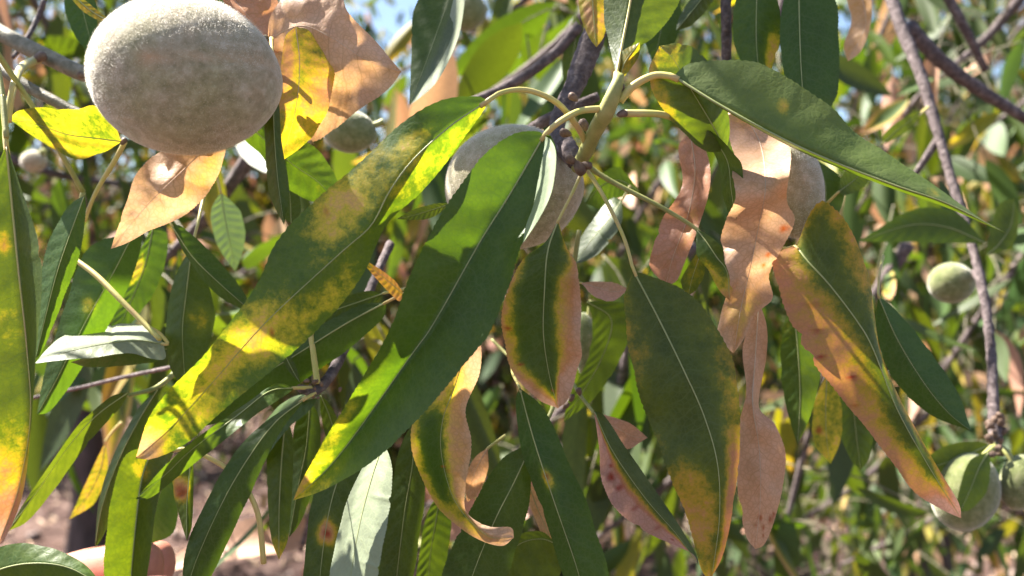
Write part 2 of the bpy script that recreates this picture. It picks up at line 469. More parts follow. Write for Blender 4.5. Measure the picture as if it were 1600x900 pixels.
def leaf(parent, mid, left, right, d=(0.2,), dl=0.0, dr=0.0, cup=0.0, wave=0.0, wf=3.0, bl=None, spots=(),
         pet=None, pr=2.2, rib=2.0, under=False, shade=False, label=None, na=7, n=112, curl_r=None, curl_l=None,
         rib_mat=None, name='leaf', teeth=0.016, crumple=None, bloom=0.0):
    """one leaf traced by midrib and two edges (photograph pixels), each with its own depth (m):
    dl, dr = how much deeper the edges lie than the midrib (mm, number or list along the leaf)"""
    bl = bl or {}
    mid = np.asarray(mid, float)
    dm = np.interp(np.linspace(0, 1, len(mid)), np.linspace(0, 1, len(d)), d)
    M = curve(np.column_stack([mid, dm]), n)
    Le = curve([tuple(mid[0])] + list(left) + [tuple(mid[-1])], n)
    Ri = curve([tuple(mid[0])] + list(right) + [tuple(mid[-1])], n)
    t = np.linspace(0, 1, n)
    env = np.sin(np.pi * np.clip(t, 0.0, 1)) ** 0.6
    def off(v):
        v = np.atleast_1d(np.asarray(v, float)) / 1000.0
        return np.interp(t, np.linspace(0, 1, len(v)), v) * env
    ph = random.uniform(0, 6.28)
    DL = M[:, 2] + off(dl); DR = M[:, 2] + off(dr)
    # crenate margin and a slight unevenness
    for E in (Le, Ri):
        dv = E - M[:, :2]
        k = 1 + teeth * np.where(np.arange(n) % 2 == 0, 1, -1) * rng.uniform(0.1, 1.0, n) + 0.022 * np.interp(t, np.linspace(0, 1, 14), rng.normal(0, 1, 14))
        E[:] = M[:, :2] + dv * k[:, None]
    if n > 80 and random.random() < 0.6:
        E = random.choice((Le, Ri))
        for _ in range(random.choice((1, 1, 2))):
            c_ = random.uniform(.25, .85)
            E[:] = M[:, :2] + (E - M[:, :2]) * (1 - random.uniform(.04, .1) * np.exp(-((t - c_) / random.uniform(.008, .02)) ** 2))[:, None]
    Lw = np.array([P(a[0], a[1], z) for a, z in zip(Le, DL)])
    Rw = np.array([P(a[0], a[1], z) for a, z in zip(Ri, DR)])
    Mw = np.array([P(*a) for a in M])
    G = leaf_grid(Lw, Mw, Rw, na)
    S = np.linspace(-1, 1, 2 * na + 1)
    T2, S2 = np.meshgrid(t, S, indexing='ij')
    dy = cup / 1000.0 * S2 ** 2 * env[:, None]
    dy = dy + wave / 1000.0 * np.sin(2 * np.pi * wf * T2 + ph + np.sign(S2) * 1.3) * S2 ** 2 * env[:, None]
    if curl_r is not None:
        cr = np.interp(t, np.linspace(0, 1, len(curl_r)), curl_r)[:, None] / 1000.0
        dy = dy - np.where(S2 > 0, cr * np.abs(S2) ** 5, 0)
    if curl_l is not None:
        cl = np.interp(t, np.linspace(0, 1, len(curl_l)), curl_l)[:, None] / 1000.0
        dy = dy - np.where(S2 < 0, cl * np.abs(S2) ** 5, 0)
    # quilting between the side veins
    dy = dy + 0.00012 * np.sin(2 * np.pi * (T2 * 11 - np.abs(S2) * 1.3)) * np.abs(S2) * (1 - S2 ** 2) * 2
    if crumple is None:
        crumple = 2.4 if bl.get('base', 0) > .8 else 0.25
    cr_ = np.array([[mnoise.noise((float(G[i, j, 0]) * 75 + ph * 9, float(G[i, j, 2]) * 75, 1.7)) - 0.8 * abs(mnoise.noise((float(G[i, j, 0]) * 120 + ph, float(G[i, j, 2]) * 120, 8.3))) + 0.45 * mnoise.noise((float(G[i, j, 0]) * 190, float(G[i, j, 2]) * 190 + ph * 5, 4.1)) for j in range(2 * na + 1)] for i in range(n)])
    dy = dy + crumple / 1000.0 * cr_ * env[:, None]
    # push along the viewing ray so that the outline stays
    O = np.array([0, 0, CZ])
    ray = (G - O) / np.linalg.norm(G - O, axis=2)[..., None]
    G = G + ray * dy[..., None]
    B = blight_value(bl, T2, S2)
    SP = np.zeros_like(B)
    asp = np.linalg.norm(Lw - Rw, axis=1).max() / 2 + 1e-6
    Llen = np.linalg.norm(np.diff(Mw, axis=0), axis=1).sum()
    for (a, b, r) in spots:      # r in mm
        SP += np.exp(-((((T2 - a) * Llen) ** 2 + ((S2 - b) * asp) ** 2) / (r / 1000.0) ** 2) ** 1.5)
    base = Mw[0]
    G0 = G - base
    # orientation: front face towards the camera unless under
    nrm = np.cross(G[n // 2 + 1, na] - G[n // 2, na], G[n // 2, na + 1] - G[n // 2, na])
    facing = nrm @ (O - G[n // 2, na]) > 0
    me = grid_mesh(name, G0, M_LEAF, B, np.clip(SP, 0, 1), Llen * 100, flip=(facing == under))
    if bloom:
        at = me.attributes.new('bloom', 'FLOAT', 'POINT'); at.data.foreach_set('value', np.full(len(me.vertices), bloom, np.float32))
    o = link(name, me, parent)
    pw = parent.location + (parent.parent.location if parent.parent else Vector((0, 0, 0)))
    o.location = Vector(base) - pw
    if label:
        o['label'] = label
    if name != 'leaf':
        return o
    # midrib: a tapering rib proud of the blade on the camera side
    rr = rib * np.linspace(1, 0.25, n) * M[:, 2] / F * 0.5
    back = (O - Mw) / np.linalg.norm(O - Mw, axis=1)[:, None]
    dyc = G[:, na] - Mw
    V, Fc = tube_data((Mw + dyc + back * rr[:, None] * 0.35 - base)[1:-1:2], rr[1:-1:2], 6)
    r_o = bpy.data.objects.new('midrib', mesh_from('midrib', V, Fc, rib_mat or M_RIB))
    COL.objects.link(r_o); r_o.parent = o
    if pet is not None:
        pts = list(pet) + [(mid[0][0], mid[0][1], dm[0]), ]
        c = curve(pts, 20)
        w = np.array([P(*q) for q in c]) - base
        w[-1] = Mw[2] - base
        rad = np.linspace(pr * 1.15, pr * 0.85, 20) * c[:, 2] / F
        V, Fc = tube_data(w, rad, 8)
        p_o = bpy.data.objects.new('petiole', mesh_from('petiole', V, Fc, M_PET))
        COL.objects.link(p_o); p_o.parent = o
    if shade:
        ADDED_SHADE.append((me, base, G0, shade))
    return o


# ------------------------------------------------------------------ ground
def build_ground():
    xs = np.concatenate([-np.geomspace(400, 8, 14), np.linspace(-7, 7, 90), np.geomspace(8, 400, 14)])
    ys = np.concatenate([-np.geomspace(60, 2, 6), np.linspace(-1.5, 12, 90), np.geomspace(13, 1200, 20)])
    V = []
    for y in ys:
        for x in xs:
            near = 1.0 if (abs(x) < 7.5 and -2 < y < 12.5) else 0.0
            z = near * (0.05 * mnoise.noise((x * 1.3, y * 1.3, 0)) + 0.03 * mnoise.noise((x * 5, y * 5, 3)))
            V.append((x, y, z))
    nx = len(xs)
    Fc = [(j * nx + i, j * nx + i + 1, (j + 1) * nx + i + 1, (j + 1) * nx + i) for j in range(len(ys) - 1) for i in range(nx - 1)]
    link('ground', mesh_from('ground', V, Fc, M_GROUND), kind='structure', label='bare purplish brown orchard soil in dappled shade', category='ground')
    # loose stones and dry litter that nobody could count
    V, Fc = [], []
    for _ in range(1500):
        x, y = random.uniform(-5, 5), random.uniform(1.8, 10)
        r = random.uniform(0.012, 0.05)
        b = len(V)
        q = Quaternion((random.gauss(0, 1), random.gauss(0, 1), random.gauss(0, 1), random.gauss(0, 1))).normalized()
        for (a, c, e) in ((1, 0, 0), (-1, 0, 0), (0, 1, 0), (0, -1, 0), (0, 0, 1), (0, 0, -1)):
            v = q @ Vector((a * r * random.uniform(0.7, 1.3), c * r * random.uniform(.6, 1.2), e * r * random.uniform(.5, 1)))
            V.append((x + v.x, y + v.y, v.z * 0.7 + r * 0.3))
        for f in ((0, 2, 4), (2, 1, 4), (1, 3, 4), (3, 0, 4), (2, 0, 5), (1, 2, 5), (3, 1, 5), (0, 3, 5)):
            Fc.append(tuple(b + k for k in f))
    link('clods', mesh_from('clods', V, Fc, M_STONE), kind='stuff', label='loose clods and small stones scattered on the bare soil', category='stones')
    V, Fc = [], []
    for _ in range(9000):
        x, y = random.uniform(-5, 5), random.uniform(1.6, 10)
        L_, w = random.uniform(0.05, 0.10), random.uniform(0.010, 0.022)
        a = random.uniform(0, 6.28)
        u = Vector((math.cos(a), math.sin(a), random.uniform(-.3, .3))); v = Vector((-math.sin(a), math.cos(a), random.uniform(-.5, .5)))
        c = Vector((x, y, random.uniform(0.01, 0.05)))
        b = len(V)
        V += [c - u * L_ / 2, c + v * w / 2 + Vector((0, 0, .008)), c + u * L_ / 2, c - v * w / 2 + Vector((0, 0, .008)), c]
        Fc += [(b, b + 3, b + 4), (b + 3, b + 2, b + 4), (b + 2, b + 1, b + 4), (b + 1, b, b + 4)]
    link('leaf_litter', mesh_from('leaf_litter', V, Fc, M_STRAW, smooth=False), kind='stuff', label='dry curled leaf litter lying over the orchard soil', category='litter')
build_ground()

# ------------------------------------------------------------------ almond fruits
def almond(px, py, rx, ry, rot, d, label, fuzz=6000, depth=0.88, suture=None, name='almond', seg=48, stalk=None, group=None, tip=0.05, green=False):
    c = P(px, py, d)
    a, b = rx * d / F, ry * d / F
    e = min(a, b) * depth
    ro = math.radians(rot)
    V, Fc, SU = [], [], []
    rings = seg // 2
    off = random.uniform(0, 50)
    for i in range(rings + 1):
        th = math.pi * i / rings
        for k in range(seg):
            ph = 2 * math.pi * k / seg
            x, y, z = math.cos(th), math.sin(th) * math.sin(ph), math.sin(th) * math.cos(ph)
            bump = 1 + 0.018 * mnoise.noise((x * 1.7 + off, y * 1.7, z * 1.7)) + tip * max(0, x) ** 12
            su = 0.0
            if suture and y < 0:
                (x0, z0), (x1, z1) = suture
                t = max(0, min(1, ((x - x0) * (x1 - x0) + (z - z0) * (z1 - z0)) / ((x1 - x0) ** 2 + (z1 - z0) ** 2)))
                dd = math.hypot(x - x0 - t * (x1 - x0), z - z0 - t * (z1 - z0))
                su = math.exp(-(dd / 0.045) ** 2) * 0.5 + math.exp(-(math.hypot(x - x0, z - z0) / 0.11) ** 2) * 0.75
                bump *= 1 - 0.014 * math.exp(-(dd / 0.05) ** 2)
            p = np.array([x * a * bump, y * e * bump, z * b * bump])
            V.append((p[0] * math.cos(ro) - p[2] * math.sin(ro), p[1], p[0] * math.sin(ro) + p[2] * math.cos(ro)))
            SU.append(min(1, su))
    for i in range(rings):
        for k in range(seg):
            k2 = (k + 1) % seg
            Fc.append((i * seg + k, i * seg + k2, (i + 1) * seg + k2, (i + 1) * seg + k))
    me = mesh_from('almond', V, Fc, M_FRUIT_GREEN if green else M_FRUIT)
    at = me.attributes.new('suture', 'FLOAT', 'POINT')
    at.data.foreach_set('value', np.array(SU, np.float32))
    o = link(name, me, label=label, category='almond', group=group)
    o.location = c
    # down: thousands of short hairs
    VV = np.array(V)
    th = np.arccos(rng.uniform(-1, 1, fuzz)); ph = rng.uniform(0, 2 * np.pi, fuzz)
    X = np.stack([np.cos(th), np.sin(th) * np.sin(ph), np.sin(th) * np.cos(ph)], 1)
    p = X * np.array([a, e, b])
    nn = X / np.array([a, e, b]); nn /= np.linalg.norm(nn, axis=1)[:, None]
    dirn = nn + rng.normal(0, 0.45, nn.shape); dirn /= np.linalg.norm(dirn, axis=1)[:, None]
    ln = (rng.uniform(0.0002, 0.00055, fuzz) * (0.5 if green else 1.0))[:, None] * (d / 0.2) ** 0.5
    sd = np.cross(nn, rng.normal(0, 1, nn.shape)); sd /= np.linalg.norm(sd, axis=1)[:, None]
    w = 0.000024 * (d / 0.2)
    tri = np.stack([p + sd * w, p - sd * w, p + dirn * ln], 1).reshape(-1, 3)
    R = np.array([[math.cos(ro), 0, -math.sin(ro)], [0, 1, 0], [math.sin(ro), 0, math.cos(ro)]])
    tri = tri @ R.T
    fm = mesh_from('fuzz', tri, [(3 * i, 3 * i + 1, 3 * i + 2) for i in range(fuzz)], M_FUZZ)
    f = bpy.data.objects.new('fuzz', fm); COL.objects.link(f); f.parent = o; f['kind'] = 'stuff'
    if stalk:
        cc = curve(stalk, 14)
        w_ = np.array([P(*q) for q in cc]) - c
        V, Fc = tube_data(w_, np.linspace(6, 4.5, 14) * cc[:, 2] / F, 8, 0.06)
        s_ = bpy.data.objects.new('stalk', mesh_from('stalk', V, Fc, M_SHOOT)); COL.objects.link(s_); s_.parent = o
    return o

almond(288, 118, 146, 123, -6, 0.192, 'large fuzzy pale almond in its hull beside salmon dead leaves, white with sun on top', fuzz=34000,
       suture=((-0.10, -0.02), (0.97, 0.20)), seg=72, stalk=[(415, 66, 0.205), (400, 78, 0.203), (380, 95, 0.2)])
almond(802, 292, 106, 97, 0, 0.238, 'shaded grey almond half hidden behind the broad two-toned green leaf', fuzz=14000,
       stalk=[(892, 238, 0.232), (878, 250, 0.234), (860, 262, 0.236)])
almond(1238, 292, 47, 80, 8, 0.226, 'grey olive almond pressed against the torn pink dead leaf', fuzz=14000,
       stalk=[(1200, 196, 0.226), (1212, 205, 0.226), (1225, 222, 0.226)])
almond(1486, 442, 35, 32, 0, 0.36, 'small round green almond beside the thin grey hanging twig', fuzz=3000, seg=32, green=True,
       stalk=[(1528, 425, 0.362), (1518, 430, 0.36), (1505, 437, 0.36)])
almond(1508, 768, 50, 62, -16, 0.30, 'pale green almond behind the salmon tip of the long yellow leaf', fuzz=5000, seg=40, green=True,
       stalk=[(1556, 697, 0.305), (1545, 705, 0.302), (1530, 722, 0.3)])
almond(1594, 754, 30, 44, -12, 0.30, 'dull olive almond hanging beyond the knobbly end of the grey twig', fuzz=3000, seg=32, green=True,
       stalk=[(1560, 700, 0.305), (1572, 706, 0.302), (1584, 722, 0.3)])
almond(916, 540, 24, 52, 8, 0.29, 'dark shaded almond behind the salmon-edged oval leaf', fuzz=2500, seg=32, green=True,
       stalk=[(926, 470, 0.29), (923, 482, 0.29), (920, 500, 0.29)])
almond(52, 252, 19, 17, 0, 0.46, 'tiny pale almond under the bright yellow leaf', fuzz=1500, seg=24,
       stalk=[(70, 236, 0.46), (64, 240, 0.46), (58, 246, 0.46)])
almond(728, 18, 32, 30, 0, 0.42, 'brownish round almond behind the white-rimmed dark leaf near the sky gap', fuzz=1500, seg=28, green=True,
       stalk=[(740, -30, 0.42), (736, -20, 0.42), (730, -5, 0.42)])
almond(545, 205, 42, 34, -10, 0.30, 'dark olive almond in shade below the broad salmon dead leaf', fuzz=3000, seg=32, green=True,
       stalk=[(600, 190, 0.30), (590, 194, 0.30), (575, 198, 0.30)])

# ------------------------------------------------------------------ the central branch
def bud(parent, px, py, d, r, ang=0.0, name='bud'):
    c = P(px, py, d)
    V, Fc = [], []
    R = r * d / F
    for i in range(9):
        th = math.pi * i / 8
        for k in range(10):
            ph = 2 * math.pi * k / 10
            rr = math.sin(th) * (0.75 - 0.25 * math.cos(th)) * (1 + 0.12 * math.sin(3 * ph + i))
            x, y, z = rr * math.cos(ph), rr * math.sin(ph), -math.cos(th) * 1.15
            V.append((R * (x * math.cos(ang) + z * math.sin(ang)), R * y, R * (-x * math.sin(ang) + z * math.cos(ang))))
    for i in range(8):
        for k in range(10):
            k2 = (k + 1) % 10
            Fc.append((i * 10 + k, i * 10 + k2, (i + 1) * 10 + k2, (i + 1) * 10 + k))
    o = link(name, mesh_from(name, V, Fc, M_BUD), parent)
    o.location = Vector(c) - parent.location
    return o

cb = thing('almond_branch', 'knobbly grey branch with pale green shoot carrying the broad blighted drooping leaves', 'branch', P(895, 262, 0.225))
px_tube('stem', [(968, -60, 0.262), (950, 0, 0.255), (925, 62, 0.248), (900, 128, 0.242), (872, 188, 0.236), (876, 226, 0.23), (898, 254, 0.224)],
        [17, 19, 18, 19, 14, 12, 12], M_BARK, cb, n=46, seg=14, jitter=0.07)
px_tube('side_twig', [(905, 40, 0.30), (868, 82, 0.30), (815, 122, 0.30), (762, 148, 0.30), (690, 176, 0.30)], [9, 8, 8, 7, 5], M_BARK, cb, n=30, jitter=0.08)
px_tube('side_twig', [(935, 150, 0.25), (890, 172, 0.25), (850, 190, 0.252), (820, 206, 0.256)], [7, 10, 10, 8], M_BARK, cb, n=24, jitter=0.08)
px_tube('shoot', [(902, 262, 0.222), (914, 240, 0.214), (930, 205, 0.206), (948, 172, 0.2), (962, 138, 0.198), (968, 118, 0.199)], [10, 12, 12, 14, 12, 8], M_SHOOT, cb, n=30, seg=14, jitter=0.03)
for (x, y, r, an) in ((968, 140, 10, 0.3), (948, 168, 8, -0.8), (972, 178, 8, 1.4), (913, 196, 10, -0.5), (905, 262, 12, 2.6), (893, 250, 9, -1), (896, 152, 8, -.8), (884, 208, 9, -1.2), (917, 258, 8, 2)):
    bud(cb, x, y, 0.199 if y < 190 else 0.212, r, an)
px_tube('spur', [(884, 222, 0.226), (893, 240, 0.222), (905, 258, 0.22)], [13, 14, 10], M_BARK, cb, jitter=0.12)

# A: the long blotched leaf swinging down to the lower left
leaf(cb, [(762, 158), (705, 196), (645, 250), (608, 300), (580, 352), (530, 397), (415, 504), (330, 600), (265, 670), (212, 716)],
     [(745, 150), (690, 156), (632, 188), (560, 255), (490, 318), (432, 382), (400, 450), (330, 540), (262, 612), (232, 655)],
     [(756, 172), (718, 226), (660, 298), (604, 352), (566, 430), (512, 500), (432, 572), (335, 652), (290, 692), (240, 716)],
     d=(0.192, 0.186, 0.187, 0.191), dl=[1, 5, 5, 1, -6, -8], dr=[5, 7, 2, 1, -2], wave=1.2, wf=2.5, label='long twisted leaf blotched ochre and green with bright yellow end',
     bl=dict(base=0.12, tip=0.75, tip0=0.9, blobs=[(0.1, -.5, .1, .8, -.1), (0.17, -.35, .05, .4, .35), (.27, -.5, .09, .7, .28), (.13, .6, .2, .5, .2), (.38, -.65, .08, .45, .38), (.44, -.1, .06, .4, .15),
              (.48, .7, .07, .4, .3), (.62, .3, .09, .7, .3), (.68, -.4, .1, .7, .24), (.82, .0, .14, 1.2, .28)]),
     spots=[(.4, -.7, .5), (.62, .5, .5), (.63, .3, .4)], pet=[(918, 232, .212), (905, 203, .206), (872, 162, .199), (825, 141, .196), (785, 144, .194)], pr=4.6, rib=2.6)
# B: the broad two-toned leaf in the middle
broad = leaf(cb, [(850, 212), (797, 303), (750, 378), (679, 503), (641, 557), (530, 711), (458, 782)],
     [(838, 205), (798, 212), (750, 250), (702, 312), (668, 376), (632, 450), (600, 530), (560, 600), (510, 684), (472, 750)],
     [(862, 214), (868, 250), (842, 335), (815, 385), (792, 460), (752, 532), (700, 604), (645, 660), (580, 722), (510, 764)],
     d=(0.195, 0.193, 0.192, 0.194), dl=[-1, -4, -5, -5], dr=[-4, -9, -12, -6], curl_r=[1, 2, 0, 0, 0], label='broad leaf with one lit green half and one dark bluish half',
     bl=dict(base=0.03, tip=.45, tip0=.8, blobs=[(.9, -.6, .2, .5, .2), (.75, -.9, .15, .4, .15)]),
     pet=[(938, 170, .2), (905, 174, .198), (872, 192, .194)], pr=5.2, rib=3.2, n=150, na=9)
leaf(broad, [(852, 213), (862, 245), (851, 300), (833, 345), (817, 380)], [(850, 232), (842, 275), (834, 318), (822, 352)], [(862, 220), (869, 245), (862, 300), (842, 342)],
     d=(0.194, 0.185, 0.183, 0.182), dl=4, dr=-4, crumple=.1, under=True, name='folded_margin', label='turned-up pale leaf margin blazing white in the sun', bl=dict(base=.05), rib=.6, n=60, na=4)
# C: green centred leaf with salmon margin
leaf(cb, [(872, 345), (856, 392), (851, 450), (849, 520), (858, 585), (872, 638)],
     [(852, 378), (815, 408), (788, 470), (783, 525), (800, 582), (842, 624)],
     [(885, 385), (903, 425), (908, 510), (906, 570), (888, 622)],
     d=(0.212, 0.205, 0.204, 0.206), dl=2, dr=-2, wave=1.5, shade=1.25, label='short oval leaf, green centre bordered by wide salmon margins',
     bl=dict(base=-.15, edge=.75, ep=1.6, tip=.9, tip0=.7, right=.5, left=.12, blobs=[(.08, 0, .2, 1.4, -.8), (.5, -.3, .4, .36, -.4), (.8, .05, .14, .25, -.7)]),
     spots=[(.55, -.85, .5), (.72, -.7, .4), (.85, .5, .5), (.9, .0, .4), (.7, .9, .4)], pet=[(912, 262, .218), (896, 298, .215)], pr=2.6, rib=3)
# D: dark green drooping leaf
leaf(cb, [(990, 424), (1030, 500), (1070, 582), (1100, 650), (1121, 725), (1124, 810), (1112, 902)],
     [(980, 448), (976, 482), (986, 560), (1006, 640), (1040, 722), (1072, 806), (1096, 890)],
     [(1012, 430), (1068, 452), (1108, 496), (1148, 575), (1156, 680), (1150, 765), (1132, 860)],
     d=(0.204, 0.198, 0.196, 0.198), dl=2, dr=3, wave=1, shade=1.12, label='dark green drooping leaf yellowing along its lower margins',
     bl=dict(base=0.05, edge=.14, tip=.3, tip0=.6, blobs=[(.22, -.8, .12, .4, .2), (.75, -.6, .14, .5, .36), (.5, .8, .2, .4, .22), (.8, .75, .2, .4, .42), (.65, .55, .1, .3, .2)]),
     pet=[(915, 262, .216), (945, 310, .211), (975, 372, .207)], pr=3, rib=3)
# E: long plain leaf to the upper right
leaf(cb, [(1052, 119), (1128, 166), (1229, 220), (1313, 257), (1400, 290), (1480, 318), (1572, 364)],
     [(1075, 100), (1115, 93), (1172, 96), (1232, 121), (1290, 162), (1342, 210), (1402, 250), (1472, 298), (1536, 344)],
     [(1068, 132), (1130, 171), (1228, 226), (1312, 263), (1400, 297), (1480, 325)],
     d=(0.197, 0.188, 0.182, 0.18), dl=3.5, dr=9, cup=1, bloom=.6, shade=0, label='long smooth plain green leaf folded along its midrib',
     bl=dict(base=.13, blobs=[(.32, -.5, .02, .12, .4), (.78, -.35, .02, .4, .35)]), pet=[(968, 158, .199), (990, 134, .198), (1022, 118, .198)], pr=6, rib=4.5)
# F: rounded leaf behind the hub
leaf(cb, [(1135, 236), (1110, 190), (1080, 140), (1052, 92), (1030, 72)],
     [(1100, 235), (1060, 200), (1022, 150), (1015, 110)], [(1140, 200), (1128, 140), (1100, 88), (1065, 68)],
     d=(0.204, 0.199, 0.198, 0.198), dl=2, dr=3, bloom=.3, shade=1.2, label='short olive leaf with yellow rim behind the long plain leaf',
     bl=dict(base=.12, tip=.35, tip0=.7, blobs=[(.65, -.9, .25, .3, .4)]), rib=2.4)
# G: leaf rolled edge-on behind the pink dead leaf
leaf(cb, [(1072, 196), (1110, 215), (1136, 250), (1143, 300), (1150, 345)],
     [(1105, 222), (1124, 262), (1128, 300), (1138, 332)], [(1112, 206), (1145, 238), (1160, 262), (1158, 310)],
     d=(0.205, 0.204, 0.203, 0.204), dl=4, dr=-5, shade=1.3, label='narrow dark green leaf rolled almost edge-on', bl=dict(base=.04),
     pet=[(976, 177, .2), (1028, 178, .2), (1055, 186, .203)], pr=5.5, rib=2.5)
# upright leaf over the hub
leaf(cb, [(963, 118), (972, 70), (984, 8), (994, -60), (1000, -140)], [(952, 70), (944, 20), (950, -60)], [(985, 78), (1015, 62), (1052, 18), (1075, -40), (1040, -100)],
     d=(0.199, 0.203, 0.206, 0.21), dl=3, dr=5, shade=1.25, label='upright dark green leaf with pale thick midrib above the hub', bl=dict(base=.05), pet=[(958, 158, .198), (962, 135, .198)], pr=6, rib=6, rib_mat=M_PET)
leaf(cb, [(968, 128), (975, 100), (990, 78), (1000, 66)], [(966, 100), (972, 80)], [(985, 108), (998, 88)], d=(.2, .2), dl=1, dr=2, label='tiny yellow young leaf at the hub', bl=dict(base=.4), n=60, na=5, rib=1.5)
# M: small dark leaf on a thin twig with orange tip
px_tube('side_twig', [(918, 260, .218), (960, 286, .216), (1030, 322, .214), (1080, 352, .213), (1096, 366, .212)], [4.5, 4, 3.5, 3], M_SHOOT, cb)
leaf(cb, [(1088, 358), (1104, 378), (1120, 402), (1136, 425), (1140, 470)], [(1088, 372), (1090, 400), (1108, 425), (1122, 452)], [(1108, 368), (1132, 390), (1142, 412), (1150, 440)],
     d=(.212, .208, .207, .207), dl=2, dr=2, shade=1.3, label='small dark leaf with orange yellow tip on thin twig', bl=dict(base=.04, tip=.75, tip0=.45, blobs=[(.5, -.8, .2, .4, .3)]), rib=2, n=60, na=5)
leaf(cb, [(1098, 386), (1088, 415), (1080, 440), (1076, 462)], [(1086, 400), (1066, 432), (1066, 450)], [(1102, 405), (1100, 430), (1090, 450)], d=(.224, .224), label='small vivid yellow-green leaf glowing in sun', bl=dict(base=.24), n=60, na=5, rib=1.5)
# H: torn pink dead leaf
leaf(cb, [(1160, 176), (1188, 225), (1196, 290), (1186, 350), (1172, 420), (1158, 480), (1146, 552)],
     [(1138, 182), (1142, 222), (1150, 248), (1143, 275), (1150, 312), (1133, 345), (1126, 390), (1140, 440), (1126, 492), (1121, 528)],
     [(1190, 190), (1222, 216), (1236, 240), (1228, 310), (1242, 345), (1218, 395), (1202, 430), (1206, 466), (1180, 492), (1162, 530)],
     d=(0.222, 0.219, 0.198, 0.204, 0.207, 0.207, 0.208), dl=[2, -3, 3, 3, 1], dr=[5, 2, 6, 4, -3], wave=2.6, wf=3.5, label='torn dead leaf, pink salmon with a sunlit white fold',
     bl=dict(base=.97, blobs=[(.03, -.6, .06, .6, -.3), (.85, .3, .12, .6, -.28), (.8, -.6, .1, .4, -.2)]), spots=[(.5, .75, 1.2), (.6, .6, .8), (.64, .55, .8)], rib=1.8, rib_mat=M_STRAW, teeth=.012)
# J: long yellow leaf at the right
leaf(cb, [(1244, 384), (1262, 408), (1296, 445), (1340, 503), (1364, 545), (1402, 640), (1452, 730), (1502, 810)],
     [(1222, 392), (1209, 410), (1222, 470), (1250, 532), (1282, 582), (1325, 634), (1370, 690), (1422, 762), (1470, 795)],
     [(1268, 330), (1292, 316), (1330, 362), (1358, 435), (1374, 540), (1400, 610), (1442, 690), (1472, 742), (1498, 786)],
     d=(0.214, 0.206, 0.204, 0.206), dl=[1, 3, 3, 0], dr=[3, 4, 2, 1], wave=1, shade=1.1, label='long ochre yellow leaf with green strip along midrib, brown flecks and salmon tip',
     bl=dict(base=.20, edge=.2, left=.36, right=.12, tip=.75, tip0=.84, blobs=[(.12, .5, .1, .4, -.28), (.62, -.3, .1, .4, -.16), (.75, .1, .1, .6, -.12), (.5, .25, .3, .3, -.18)]),
     spots=[(.22, -.5, .9), (.3, -.75, .7), (.38, -.85, .6), (.2, -.2, .4), (.3, -.35, .5), (.47, -.55, .6), (.55, -.9, .7), (.58, -.8, .5)], pet=[(1205, 380, .22), (1226, 388, .217)], pr=3, rib=3)
# K: salmon leaf below it
leaf(cb, [(1186, 470), (1180, 560), (1176, 630), (1186, 700), (1188, 780), (1180, 858)],
     [(1172, 500), (1160, 548), (1166, 610), (1152, 680), (1152, 750), (1164, 832)], [(1198, 510), (1197, 560), (1186, 634), (1212, 664), (1226, 715), (1216, 795), (1196, 848)],
     d=(0.222, 0.214, 0.212, 0.214), dl=2, dr=[2, 4, 4, 2], wave=1.4, shade=1.2, label='withered salmon leaf pinched to a narrow neck, its lower rim flecked brown',
     bl=dict(base=.95), spots=[(.87, .1, .8), (.9, .4, .7), (.86, .75, .8), (.93, .6, .5), (.84, .9, .6), (.9, -.2, .5)], rib=2, rib_mat=M_STRAW, teeth=.012)
# L: salmon leaf between hub and pink leaf
leaf(cb, [(1078, 206), (1086, 270), (1074, 340), (1052, 400), (1040, 446)], [(1060, 232), (1066, 290), (1034, 345), (1016, 412)], [(1104, 236), (1110, 290), (1092, 352), (1072, 405), (1058, 438)],
     d=(.226, .224, .224, .226), dl=3, dr=-3, wave=1.5, shade=1.2, label='folded salmon dead leaf hanging below the hub', bl=dict(base=.92, blobs=[(.6, .5, .2, .5, -.2)]), rib=2, rib_mat=M_STRAW, pet=[(1018, 178, .21), (1050, 186, .218)], pr=3)
leaf(cb, [(908, 442), (935, 450), (960, 456), (982, 452)], [(930, 440), (960, 442)], [(930, 464), (958, 470)], d=(.235, .232), dr=-4, label='small pink withered leaf tip sticking out sideways', bl=dict(base=1.0), n=60, na=5, rib=1.2, rib_mat=M_STRAW, pet=[(890, 440, .24)], pr=2)
# O: curling leaf under the broad one
leaf(cb, [(735, 520), (712, 600), (692, 655), (690, 712), (712, 785), (760, 836), (803, 840)],
     [(700, 560), (668, 610), (647, 655), (645, 705), (662, 755), (692, 802), (738, 838), (782, 853)], [(750, 532), (750, 580), (728, 640), (737, 690), (729, 750), (728, 798), (762, 822), (798, 824)],
     d=(.206, .205, .204, .203), dl=[1, 2, 3, 2, 0], dr=[4, 6, -1, 2, 0], wave=1, label='curling salmon and olive leaf with hooked tip',
     bl=dict(base=.42, edge=.22, tip=.5, tip0=.7, right=.28, blobs=[(.05, 0, .2, 1.5, .25), (.5, -.25, .16, .4, -.42), (.62, -.5, .1, .3, -.2), (.4, -.5, .08, .3, -.25), (.75, .3, .06, .4, -.2)]), spots=[(.58, .2, .5), (.6, .5, .5), (.56, .0, .3)], rib=1.6, shade=0)
leaf(cb, [(632, 462), (608, 440), (580, 418), (560, 402)], [(618, 440), (590, 418)], [(622, 470), (592, 440)], d=(.222, .222), label='small golden leaf tip glowing behind the broad leaf', bl=dict(base=.62, blobs=[(.9, 0, .2, 1, -.3)]), n=60, na=5, rib=1.2, pet=[(660, 480, .225)])
